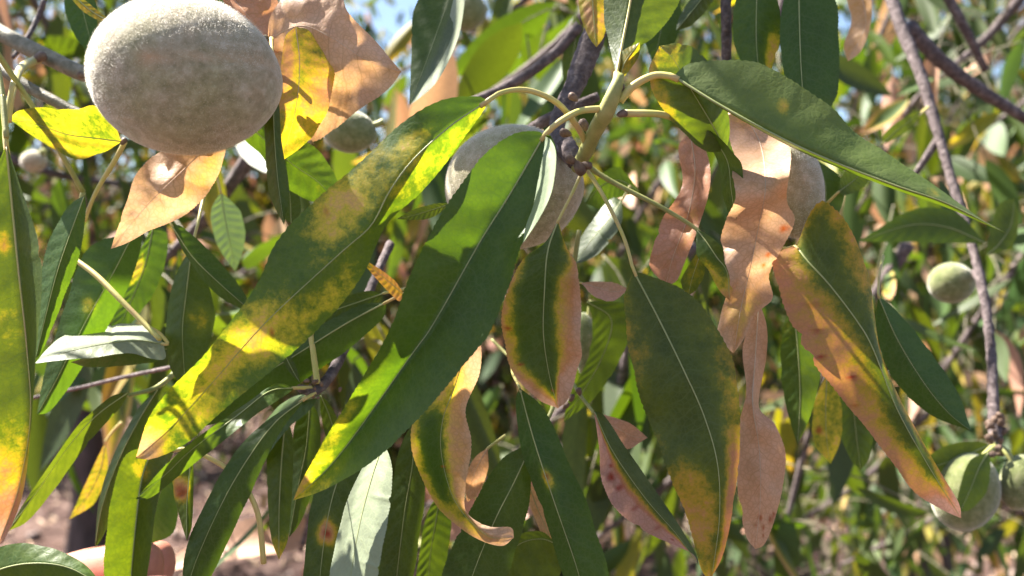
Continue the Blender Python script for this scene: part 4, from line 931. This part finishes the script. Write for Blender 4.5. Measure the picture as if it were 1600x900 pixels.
leaf(rb, [(1540, 400), (1562, 380), (1580, 350), (1585, 310)], [(1545, 370), (1560, 320)], [(1580, 385), (1592, 345)], d=(.33, .33), shade=1.2, label='grey-green leaf beside the grey twig', bl=dict(base=.1), rib=2, n=40)

#BACK

# ------------------------------------------------------------------ branch added out of view: leaf copies placed to shade the visible ones
def added_shade_branch():
    limb = [np.array(q) for q in ((0.028, 0.262, CZ + 0.10), (0.03, 0.30, CZ + 0.20), (-0.03, 0.36, CZ + 0.34), (-0.12, 0.40, CZ + 0.44), (-0.26, 0.43, CZ + 0.50), (-0.45, 0.46, CZ + 0.54))]
    limb2 = [limb[2], np.array((0.04, 0.39, CZ + 0.42)), np.array((0.10, 0.41, CZ + 0.47)), np.array((0.2, 0.43, CZ + 0.50))]
    off = np.array(cb.location)
    allp = []
    for pts, r in ((limb, (0.0045, 0.0035)), (limb2, (0.003, 0.002))):
        c = curve(np.array(pts), 40)
        V, Fc = tube_data(c, np.linspace(r[0], r[1], 40), 8, 0.06)
        link('stem', mesh_from('stem', V, Fc, M_BARK), cb)  # limb added out of view to carry the shading leaves
        allp.append(c)
    allp = np.vstack(allp)
    for (me, base, G0, k) in ADDED_SHADE:
        dist = random.uniform(0.32, 0.5)
        ctr = base + G0.reshape(-1, 3).mean(axis=0)
        new = ctr + np.array(SUN) * dist - k * (ctr - base)
        o = bpy.data.objects.new('leaf', me)  # enlarged copy of a visible leaf, added along its sun ray to shade it
        COL.objects.link(o)
        o.parent = cb
        o.location = Vector(new) - cb.location
        o.scale = (k, k, k)
        i = np.argmin(np.linalg.norm(allp - new, axis=1))
        a = allp[i]
        m = (a + new) / 2 + np.array([0, 0, 0.015])
        c = curve(np.array([a, m, new]), 10)
        V, Fc = tube_data(c - new, np.linspace(0.0012, 0.0007, 10), 6)
        p = bpy.data.objects.new('petiole', mesh_from('petiole', V, Fc, M_SHOOT))
        COL.objects.link(p); p.parent = o
        p.scale = (1 / k, 1 / k, 1 / k)
added_shade_branch()

# ------------------------------------------------------------------ leaf shapes shared by everything farther off
def proto_leaf(kind, seed, n=9, m=2, mat=None):
    r = random.Random(seed)
    L_, W = 1.0, r.uniform(0.12, 0.17)
    bend, fold, twist = r.uniform(-.35, .35), r.uniform(.1, .6), r.uniform(-.8, .8)
    V = np.zeros((n, 2 * m + 1, 3))
    for i in range(n):
        t = i / (n - 1)
        w = W * (math.sin(math.pi * t ** 0.85) ** 0.8 + 0.02)
        for j, s in enumerate(np.linspace(-1, 1, 2 * m + 1)):
            tw = twist * t
            lx, lz = s * w * math.cos(fold), abs(s) * w * math.sin(fold)
            V[i, j] = (lx * math.cos(tw) - lz * math.sin(tw), lx * math.sin(tw) + lz * math.cos(tw) + bend * t * t, -t * L_)
    T, S = np.meshgrid(np.linspace(0, 1, n), np.linspace(-1, 1, 2 * m + 1), indexing='ij')
    spec = dict(green=dict(base=r.uniform(0, .1)), lime=dict(base=r.uniform(.12, .25)), yellow=dict(base=r.uniform(.35, .5), tip=.3, tip0=.5),
                blotch=dict(base=.05, edge=.6, tip=.6, tip0=.5), dead=dict(base=r.uniform(.8, 1)))[kind]
    return grid_mesh('leaf', V, mat or M_LEAF_FAR, blight_value(spec, T, S), np.zeros_like(T), 8, False)
KINDS_ = ['green'] * 9 + ['lime'] * 4 + ['yellow'] + ['blotch'] + ['dead']
PROTO = [proto_leaf(k, i) for i, k in enumerate(KINDS_)]

def rand_leaf_rot():
    """hanging, swung any way"""
    e = Matrix.Rotation(random.uniform(0, 6.28), 4, 'Z') @ Matrix.Rotation(abs(random.gauss(0, 0.75)), 4, 'X') @ Matrix.Rotation(random.uniform(0, 6.28), 4, 'Z')
    return e.to_quaternion()

def leafy_branch(label, pts, nleaf, group=None, r0=0.004, size=(0.055, 0.09), spread=0.05, name='almond_branch'):
    c = curve(np.array(pts), 40)
    t = thing(name, label, 'branch', c[0], group)
    V, Fc = tube_data(c, np.linspace(r0, r0 * 0.35, 40), 7, 0.1)
    link('stem', mesh_from('stem', V, Fc, M_BARK), t)
    for i in range(nleaf):
        f = random.uniform(0.05, 1)
        p = c[int(f * 39)]
        q = p + np.array([random.gauss(0, spread * .6), random.gauss(0, spread * .8), random.gauss(0, spread * 0.5)])
        o = bpy.data.objects.new('leaf', random.choice(PROTO))
        COL.objects.link(o); o.parent = t
        o.location = Vector(q) - t.location
        s = random.uniform(*size)
        o.scale = (s, s, s)
        o.rotation_mode = 'QUATERNION'
        o.rotation_quaternion = rand_leaf_rot()
        V, Fc = tube_data(curve(np.array([p, (p + q) / 2 + np.array([0, 0, .006]), q]), 6) - q, [0.0007, 0.0004], 5)
        me = mesh_from('petiole', V, Fc, M_TWIG)
        pe = bpy.data.objects.new('petiole', me); COL.objects.link(pe); pe.parent = t
        pe.location = o.location
    return t

G_ = 'leafy branches between the near leaves and the trees'
leafy_branch('slack leafy branch running behind the white-rimmed dark leaf', [P(1000, -150, .75), P(850, -20, .8), P(720, 60, .85), P(560, 150, .9)], 34)
leafy_branch('leafy branch drooping behind the blue-green leaf', [P(1500, -200, .8), P(1400, 0, .85), P(1330, 180, .9), P(1290, 330, .95)], 40)
leafy_branch('leafy branch crossing behind the thin grey hanging twig', [P(1750, 50, .9), P(1600, 160, .95), P(1480, 260, 1.0), P(1400, 420, 1.05)], 46)
leafy_branch('leafy branch hanging low behind the salmon tip of the long yellow leaf', [P(1700, 350, 1.0), P(1560, 480, 1.1), P(1430, 620, 1.2), P(1330, 760, 1.25)], 48)
leafy_branch('leafy branch sinking behind the pinched salmon leaf', [P(1350, 420, 1.1), P(1240, 600, 1.15), P(1180, 760, 1.2), P(1120, 900, 1.2)], 40)
leafy_branch('leafy branch behind the oval salmon-edged leaf', [P(1150, 150, .8), P(1020, 300, .85), P(930, 480, .9), P(830, 620, .95)], 44)
leafy_branch('leafy branch in the gap under the big almond', [P(-100, 200, .6), P(80, 270, .65), P(240, 300, .7), P(400, 380, .75)], 34)
leafy_branch('leafy branch beyond the grey green branch at the top', [P(-150, -150, .6), P(20, -40, .65), P(90, 80, .7), P(140, 200, .75)], 30)
leafy_branch('leafy branch behind the blotched leaf', [P(700, 200, .7), P(560, 320, .75), P(420, 400, .8), P(300, 480, .85)], 34)
leafy_branch('leafy branch behind the dark leaf pair', [P(1000, 560, .7), P(900, 680, .75), P(800, 760, .8), P(680, 880, .85)], 30)

leafy_branch('drooping leafy branch close behind the oval leaf and the dark pair', [P(1080, 380, .42), P(1000, 500, .44), P(960, 640, .46), P(930, 800, .48)], 18, spread=.03)
leafy_branch('drooping leafy branch close behind the pinched salmon leaf', [P(1420, 380, .5), P(1330, 520, .52), P(1270, 660, .54), P(1220, 850, .55)], 30, spread=.04, size=(.035, .06))
leafy_branch('dense leafy branch filling the shade behind the grey olive almond', [P(1250, -80, .5), P(1200, 80, .52), P(1120, 250, .54), P(1060, 420, .55)], 30, spread=.04, size=(.035, .06))
leafy_branch('bare-stemmed leafy branch beyond the curled brown dead leaf', [P(1640, -60, .6), P(1540, 60, .62), P(1420, 170, .64), P(1340, 330, .66)], 34, spread=.05, size=(.035, .06))
leafy_branch('leafy branch beyond the small round green almond', [P(1720, 280, .62), P(1600, 400, .64), P(1500, 540, .66), P(1400, 700, .7)], 40, spread=.06, size=(.035, .06))
leafy_branch('leafy branch trailing under the pair of green almonds', [P(1700, 620, .8), P(1580, 740, .82), P(1440, 820, .86), P(1280, 900, .9)], 40, spread=.07, size=(.035, .06))
leafy_branch('leafy branch tangled behind the upright strap-like leaf', [P(700, 420, .4), P(600, 560, .42), P(520, 700, .44), P(470, 860, .46)], 20, spread=.03)
leafy_branch('leafy branch behind the deep green hanging leaf', [P(420, 200, .42), P(330, 330, .44), P(240, 420, .46), P(130, 500, .48)], 22, spread=.035)
leafy_branch('leafy branch in shade beyond the lime leaf between the dark twigs', [P(960, -120, .45), P(930, 0, .48), P(820, 110, .52), P(640, 220, .56)], 20, spread=.045)
leafy_branch('leafy branch over the soil beyond the broad shaded leaf', [P(-120, 420, .6), P(0, 520, .62), P(90, 560, .66), P(200, 600, .7)], 22, spread=.05)

leafy_branch('leafy branch sweeping low beneath the hooked leaf tip', [P(900, 620, .62), P(780, 730, .66), P(650, 800, .7), P(500, 880, .75)], 44, spread=.05, size=(.035, .065))
leafy_branch('low leafy branch under the folded flecked leaf', [P(1150, 640, .6), P(1060, 740, .64), P(960, 820, .68), P(840, 900, .7)], 48, spread=.05, size=(.035, .065))
leafy_branch('low leafy branch between pinched salmon leaf and green almonds', [P(1450, 640, .8), P(1360, 740, .84), P(1240, 820, .88), P(1100, 900, .9)], 60, spread=.08, size=(.035, .06))
leafy_branch('fine-leaved branch high beyond the knobbly grey twig', [P(1700, -60, 1.2), P(1580, 60, 1.25), P(1460, 220, 1.3), P(1380, 400, 1.35)], 70, spread=.12, size=(.04, .065))
leafy_branch('fine-leaved branch low beyond the green almonds', [P(1750, 480, 1.1), P(1620, 620, 1.15), P(1480, 760, 1.2), P(1300, 860, 1.25)], 70, spread=.11, size=(.04, .065))

# ------------------------------------------------------------------ orchard trees
def crown_mesh(n, rx, ry, rz, seed, size):
    r = np.random.default_rng(seed)
    # leaves gathered in clumps round the ends of branchlets
    nc = max(20, n // 45)
    cl = r.normal(0, 1, (nc, 3)); cl /= np.linalg.norm(cl, axis=1)[:, None]
    cl *= (r.uniform(0.25, 1, nc) ** 0.5)[:, None]
    ci = r.integers(0, nc, n)
    pos = cl[ci] * np.array([rx, ry, rz]) + r.normal(0, 0.13, (n, 3)) * np.array([1, 1, 1.3])
    nr = 5
    tt = np.linspace(0, 1, nr)
    ww = 0.15 * np.sin(np.pi * tt ** 0.85) ** 0.8 + 0.006
    a = r.uniform(0, 2 * np.pi, n); tilt = np.abs(r.normal(0, .8, n)); b = r.uniform(0, 2 * np.pi, n)
    ax = np.stack([np.cos(a) * np.sin(tilt), np.sin(a) * np.sin(tilt), -np.cos(tilt)], 1)
    sd = np.cross(ax, np.stack([np.cos(b), np.sin(b), 0.3 * np.ones(n)], 1)); sd /= np.linalg.norm(sd, axis=1)[:, None]
    up = np.cross(sd, ax)
    s = r.uniform(size[0], size[1], n)[:, None]
    bend = r.uniform(-.3, .3, n)[:, None]
    V = np.zeros((n, nr, 2, 3))
    for i in range(nr):
        c = pos + ax * s * tt[i] + up * bend * s * tt[i] ** 2
        V[:, i, 0] = c - sd * s * ww[i]
        V[:, i, 1] = c + sd * s * ww[i]
    base = (np.arange(n) * nr * 2)[:, None]
    fs = []
    for i in range(nr - 1):
        fs.append(base + np.array([2 * i, 2 * i + 1, 2 * i + 3, 2 * i + 2])[None])
    fs = np.stack(fs, 1).reshape(-1, 4)
    me = bpy.data.meshes.new('crown')
    V = V.reshape(-1, 3)
    me.vertices.add(len(V)); me.vertices.foreach_set('co', V.astype(np.float32).reshape(-1))
    me.loops.add(fs.size); me.loops.foreach_set('vertex_index', fs.astype(np.int32).reshape(-1))
    me.polygons.add(len(fs)); me.polygons.foreach_set('loop_start', np.arange(0, fs.size, 4, dtype=np.int32))
    me.update(calc_edges=True)
    me.validate()
    kind = r.choice([0.0, 0.08, 0.15, 0.22, 0.4, 0.5, 0.9], n, p=[.3, .2, .15, .08, .08, .05, .14])
    at = me.attributes.new('blight', 'FLOAT', 'POINT'); at.data.foreach_set('value', np.repeat(kind, nr * 2).astype(np.float32))
    me.materials.append(M_LEAF_FAR)
    return me, cl * np.array([rx, ry, rz])

def almond_tree(label, loc, H, R, nleaf, seed, lean=(0, 0), nobj=0, size=(0.05, 0.085), low=0.75, group=None):
    random.seed(seed)
    t = thing('almond_tree', label, 'tree', loc, group)
    zc = (H + low) / 2
    me, cl = crown_mesh(nleaf, R, R, (H - low) / 2, seed, size)
    cr = bpy.data.objects.new('crown', me); COL.objects.link(cr); cr.parent = t; cr.location = (lean[0], lean[1], zc); cr['kind'] = 'stuff'
    fork = 0.75
    V, Fc = tube_data(curve(np.array([(0, 0, -.05), (.03 + lean[0] * .1, .02, fork * .5), (lean[0] * .3, lean[1] * .3, fork)]), 14), [0.10, 0.075, 0.07], 12, .06)
    tr = bpy.data.objects.new('trunk', mesh_from('trunk', V, Fc, M_TRUNK)); COL.objects.link(tr); tr.parent = t
    ends = []
    for k in range(6):
        a = k / 6 * 6.28 + random.uniform(-.3, .3)
        e = np.array([lean[0] + math.cos(a) * R * .55, lean[1] + math.sin(a) * R * .55, H * random.uniform(.55, .85)])
        s = np.array([lean[0] * .3, lean[1] * .3, fork - .04])
        m = s * .45 + e * .55 + np.array([math.cos(a), math.sin(a), .3]) * .12
        c = curve(np.array([s, m, e]), 16)
        V, Fc = tube_data(c, [0.05, .03, .014], 8, .06)
        lm = bpy.data.objects.new('limb', mesh_from('limb', V, Fc, M_TRUNK)); COL.objects.link(lm); lm.parent = t
        ends.append(c)
    # branchlets out to the leaf clumps
    allc = np.vstack(ends)
    VV, FF = [], []
    for q in cl[:: max(1, len(cl) // 110)]:
        p = q + np.array([lean[0], lean[1], zc])
        a = allc[np.argmin(np.linalg.norm(allc - p, axis=1))]
        c = curve(np.array([a, (a + p) / 2 + np.array([random.gauss(0, .05), random.gauss(0, .05), .08]), p]), 7)
        v, f = tube_data(c, [.010, .006, .003], 5)
        b = len(VV); VV += v; FF += [tuple(b + k for k in x) for x in f]
    br = bpy.data.objects.new('twigs', mesh_from('twigs', VV, FF, M_TRUNK)); COL.objects.link(br); br.parent = t; br['kind'] = 'stuff'
    return t

almond_tree('bushy almond tree behind the thin grey hanging twig', (1.25, 2.7, 0), 3.5, 1.35, 26000, 3, low=0.35)
almond_tree('open almond tree beyond the dark leaf pair, its trunk in shade', (-.15, 3.7, 0), 2.25, 1.15, 17000, 4, low=0.25)
almond_tree('sparse almond tree beyond the big pale almond, sky showing through', (-1.75, 3.6, 0), 3.2, 1.2, 15000, 5, low=1.0)
FG = 'orchard trees in the farther rows'
k = 0
for (x, y) in ((2.9, 5.2), (-3.6, 6.8), (-1.1, 7.4), (1.4, 7.0), (4.6, 8.2), (-5.6, 10), (-2.6, 11), (0.3, 11.5), (3.2, 11), (6.5, 12)):
    if k == 0:
        far = almond_tree('distant leafy orchard tree seen between the nearer trees', (x, y, 0), 2.35, 1.4, 11000, 21, size=(.07, .12), low=.45, group=FG)
        kids = list(far.children)
    else:
        o = far.copy(); COL.objects.link(o); o.location = (x, y, 0); o.rotation_euler = (0, 0, k * 1.3)
        sc = 0.92 + 0.05 * (k % 4); o.scale = (sc, sc, sc)
        for ch in kids:
            c = ch.copy(); COL.objects.link(c); c.parent = o
    k += 1

# ------------------------------------------------------------------ hand at the lower left
def hand():
    h = bpy.data.objects.new('hand', None)
    me = bpy.data.meshes.new('hand')
    def W(px, py, d): return tuple(P(px, py, d))
    chains = [
        # wrist - palm - index finger reaching to the right behind the wide leaf
        [(W(-380, 1330, .30), .026), (W(-250, 1190, .285), .028), (W(-130, 1075, .27), .017), (W(20, 948, .252), .0098), (W(140, 900, .243), .0086), (W(214, 886, .239), .0080), (W(250, 886, .238), .0068)],
        [(W(-100, 1095, .285), .016), (W(60, 955, .272), .0100), (W(170, 900, .262), .0088), (W(238, 880, .258), .0078), (W(268, 880, .257), .0066)],
        [(W(-90, 1150, .296), .015), (W(70, 1040, .288), .0096), (W(150, 990, .27), .0084), (W(110, 1010, .258), .0074)],
        [(W(-80, 1210, .30), .013), (W(60, 1120, .295), .0084), (W(120, 1080, .28), .0074), (W(85, 1095, .268), .0064)],
        [(W(-230, 1150, .262), .016), (W(-80, 1080, .24), .0125), (W(70, 1000, .226), .0105), (W(180, 950, .224), .0092), (W(222, 938, .225), .0074)],
    ]
    V, E, R = [], [], []
    for i, ch in enumerate(chains):
        b = len(V)
        for j, (p, r) in enumerate(ch):
            V.append(p); R.append(r)
            if j: E.append((b + j - 1, b + j))
        if i:
            E.append((1, b))
    me.from_pydata(V, E, [])
    o = bpy.data.objects.new('hand', me)
    COL.objects.link(o)
    md = o.modifiers.new('skin', 'SKIN')
    for k_, v in enumerate(me.skin_vertices[0].data):
        v.radius = (R[k_], R[k_])
    me.skin_vertices[0].data[1].use_root = True
    md.use_smooth_shade = True
    sb = o.modifiers.new('sub', 'SUBSURF'); sb.levels = 2; sb.render_levels = 2
    dg = bpy.context.evaluated_depsgraph_get()
    bm = bpy.data.meshes.new_from_object(o.evaluated_get(dg))
    bm.name = 'hand'
    c0 = Vector(V[0])
    bm.transform(Matrix.Translation(-c0))
    bm.materials.clear(); bm.materials.append(M_SKIN)
    bm.polygons.foreach_set('use_smooth', [True] * len(bm.polygons))
    o.modifiers.clear(); o.data = bm; o.location = c0
    o['label'] = 'pink fingertips of a hand holding a hanging leaf from behind'
    o['category'] = 'hand'
    # nails of thumb and index
    for (px, py, d, ang) in ((236, 905, .2315, .1), (205, 940, .2155, .3)):
        Vn, Fn = [], []
        for i in range(7):
            for j in range(7):
                u, v = i / 3 - 1, j / 3 - 1
                Vn.append((u * .0062 + 0, -.0008 + .0016 * v * v + .0005 * u * u, v * .0048 * (1 - .25 * max(0, u) ** 2)))
        for i in range(6):
            for j in range(6):
                Fn.append((i * 7 + j, (i + 1) * 7 + j, (i + 1) * 7 + j + 1, i * 7 + j + 1))
        nme = mesh_from('fingernail', Vn, Fn, M_NAIL)
        n_ = bpy.data.objects.new('fingernail', nme); COL.objects.link(n_); n_.parent = o
        n_.location = Vector(P(px, py + 25, d)) - c0; n_.rotation_euler = (0, -ang, 0)
    bpy.data.objects.remove(h)
hand()

# ------------------------------------------------------------------ sun and shade: unseen leaves added over shaded points, leaves blocking lit points removed
SHADE = [(450, 440, .2, 1), (520, 360, .2, 1), (560, 290, .199, 1), (625, 225, .199, .8), (690, 180, .199, .6), (420, 535, .201, 1), (370, 560, .201, .7), (665, 430, .188, .7),
         (560, 100, .209, 1), (510, 30, .209, 1), (580, 140, .21, .7), (530, 180, .21, .8), (690, 690, .205, .8), (700, 770, .204, .8), (280, 290, .2, 1), (310, 250, .203, .8), (230, 330, .199, .6),
         (1150, 380, .205, 1), (1170, 430, .207, .8), (1200, 200, .214, .6), (85, 200, .225, .4), (60, 540, .19, .5), (40, 330, .19, .6), (20, 700, .19, .8), (230, 850, .19, .6), (230, 780, .19, .5), (100, 890, .19, .6),
         (240, 750, .187, .5), (400, 630, .205, .6), (580, 740, .224, .5), (150, 640, .233, .6), (60, 765, .228, .7), (520, 790, .218, .7)]
LIT = [(x_, y_, .18) for x_ in (180, 215, 250, 290, 330, 370) for y_ in (2, 12, 26)] + [(x_, y_, .185) for x_ in (158, 172, 190) for y_ in (50, 68, 90)] + [(1180, 245, .21), (1205, 250, .21), (1195, 275, .2), (1165, 265, .2), (1215, 265, .2), (565, 830, .2), (545, 870, .2), (590, 850, .2), (575, 790, .2), (560, 890, .2), (280, 3, .18), (250, 12, .18), (160, 80, .187), (200, 40, .183), (150, 120, .19), (330, 10, .18), (470, 150, .203), (455, 210, .203), (490, 120, .203), (470, 190, .203), (40, 190, .228), (130, 200, .223), (150, 180, .223),
       (290, 600, .2), (270, 640, .2), (310, 585, .2), (660, 265, .197), (700, 225, .197), (620, 310, .197), (780, 240, .19), (820, 240, .191), (750, 270, .19), (560, 650, .19), (520, 700, .19), (600, 570, .19), (490, 740, .19),
       (735, 570, .206), (740, 545, .207), (470, 270, .224), (400, 210, .222), (495, 265, .224), (1190, 260, .206), (1170, 230, .208), (1200, 285, .206), (10, 500, .19), (5, 420, .19), (190, 800, .19), (182, 740, .193), (185, 870, .19),
       (300, 690, .19), (330, 675, .191), (560, 800, .212), (570, 850, .21), (545, 870, .21), (110, 530, .22), (80, 545, .21), (150, 520, .225), (285, 770, .204), (285, 740, .204), (1085, 425, .224), (1335, 280, .25), (1410, 195, .33),
       (715, 40, .24), (690, 95, .238), (925, 30, .235), (440, 760, .223), (525, 690, .233), (1250, 640, .248), (40, 870, .19), (110, 685, .228), (905, 125, .235), (270, 842, .232), (120, 855, .236), (866, 250, .18), (855, 300, .18), (910, 300, .27), (945, 290, .27), (920, 375, .25), (595, 430, .222)]
def sun_and_shade():
    allp = np.array([(0.028, 0.262, CZ + 0.10), (-0.03, 0.36, CZ + 0.34), (-0.12, 0.40, CZ + 0.44), (-0.26, 0.43, CZ + 0.50), (0.04, 0.39, CZ + 0.42), (0.10, 0.41, CZ + 0.47)])
    added = []
    rr = random.Random(5)
    for (px, py, d, sz) in SHADE:
        p = P(px, py, d)
        dist = rr.uniform(.3, .5)
        L_ = 0.05 * sz + .012
        c = p + np.array(SUN) * dist
        # blade square to the sun, axis roughly down the slope
        z = -Vector((rr.gauss(0, .6), rr.gauss(0, .3), -1)); z = (z - SUN * z.dot(SUN)).normalized()
        x = z.cross(SUN).normalized()
        R = Matrix((x, SUN.cross(x) * 0 + SUN, z)).transposed()
        o = bpy.data.objects.new('leaf', PROTO[rr.randrange(0, 9)])  # unseen leaf added to cast shade on this point
        COL.objects.link(o); o.parent = cb
        base = c + np.array(z) * L_ * .5
        o.location = Vector(base) - cb.location
        o.rotation_mode = 'QUATERNION'; o.rotation_quaternion = R.to_quaternion()
        o.scale = (L_ * 1.5, L_, L_)
        a = allp[np.argmin(np.linalg.norm(allp - base, axis=1))]
        V, Fc = tube_data(curve(np.array([a, (a + base) / 2 + np.array([0, 0, .015]), base]), 10) - np.array(cb.location), np.linspace(.0011, .0006, 10), 5)
        me = mesh_from('petiole', V, Fc, M_SHOOT)
        pe = bpy.data.objects.new('petiole', me); COL.objects.link(pe); pe.parent = cb
    bpy.context.view_layer.update()
    dg = bpy.context.evaluated_depsgraph_get()
    gone = set()
    for (px, py, d) in LIT:
        p = Vector(P(px, py, d))
        eye = Vector((0, 0, CZ)); dr_ = (p - eye).normalized()
        h0, l0, n0, i0, o0, m0 = scene.ray_cast(dg, eye + dr_ * .03, dr_)
        if h0 and l0.y < .4:
            p = l0
        for _ in range(14):
            hit, loc, nn, ix, ob, mt = scene.ray_cast(dg, p + SUN * 0.0015, SUN)
            if not hit:
                break
            far = (loc - p).length
            if far > 0.2 and ob.name.split('.')[0] in ('leaf', 'petiole', 'midrib'):
                q = ob if ob.name.startswith(('leaf', 'petiole')) and (ob.parent is None or ob.parent.type == 'EMPTY') else ob.parent
                for ch in list(q.children):
                    bpy.data.objects.remove(ch)
                bpy.data.objects.remove(q)
                bpy.context.view_layer.update()
                dg = bpy.context.evaluated_depsgraph_get()
            else:
                break
sun_and_shade()
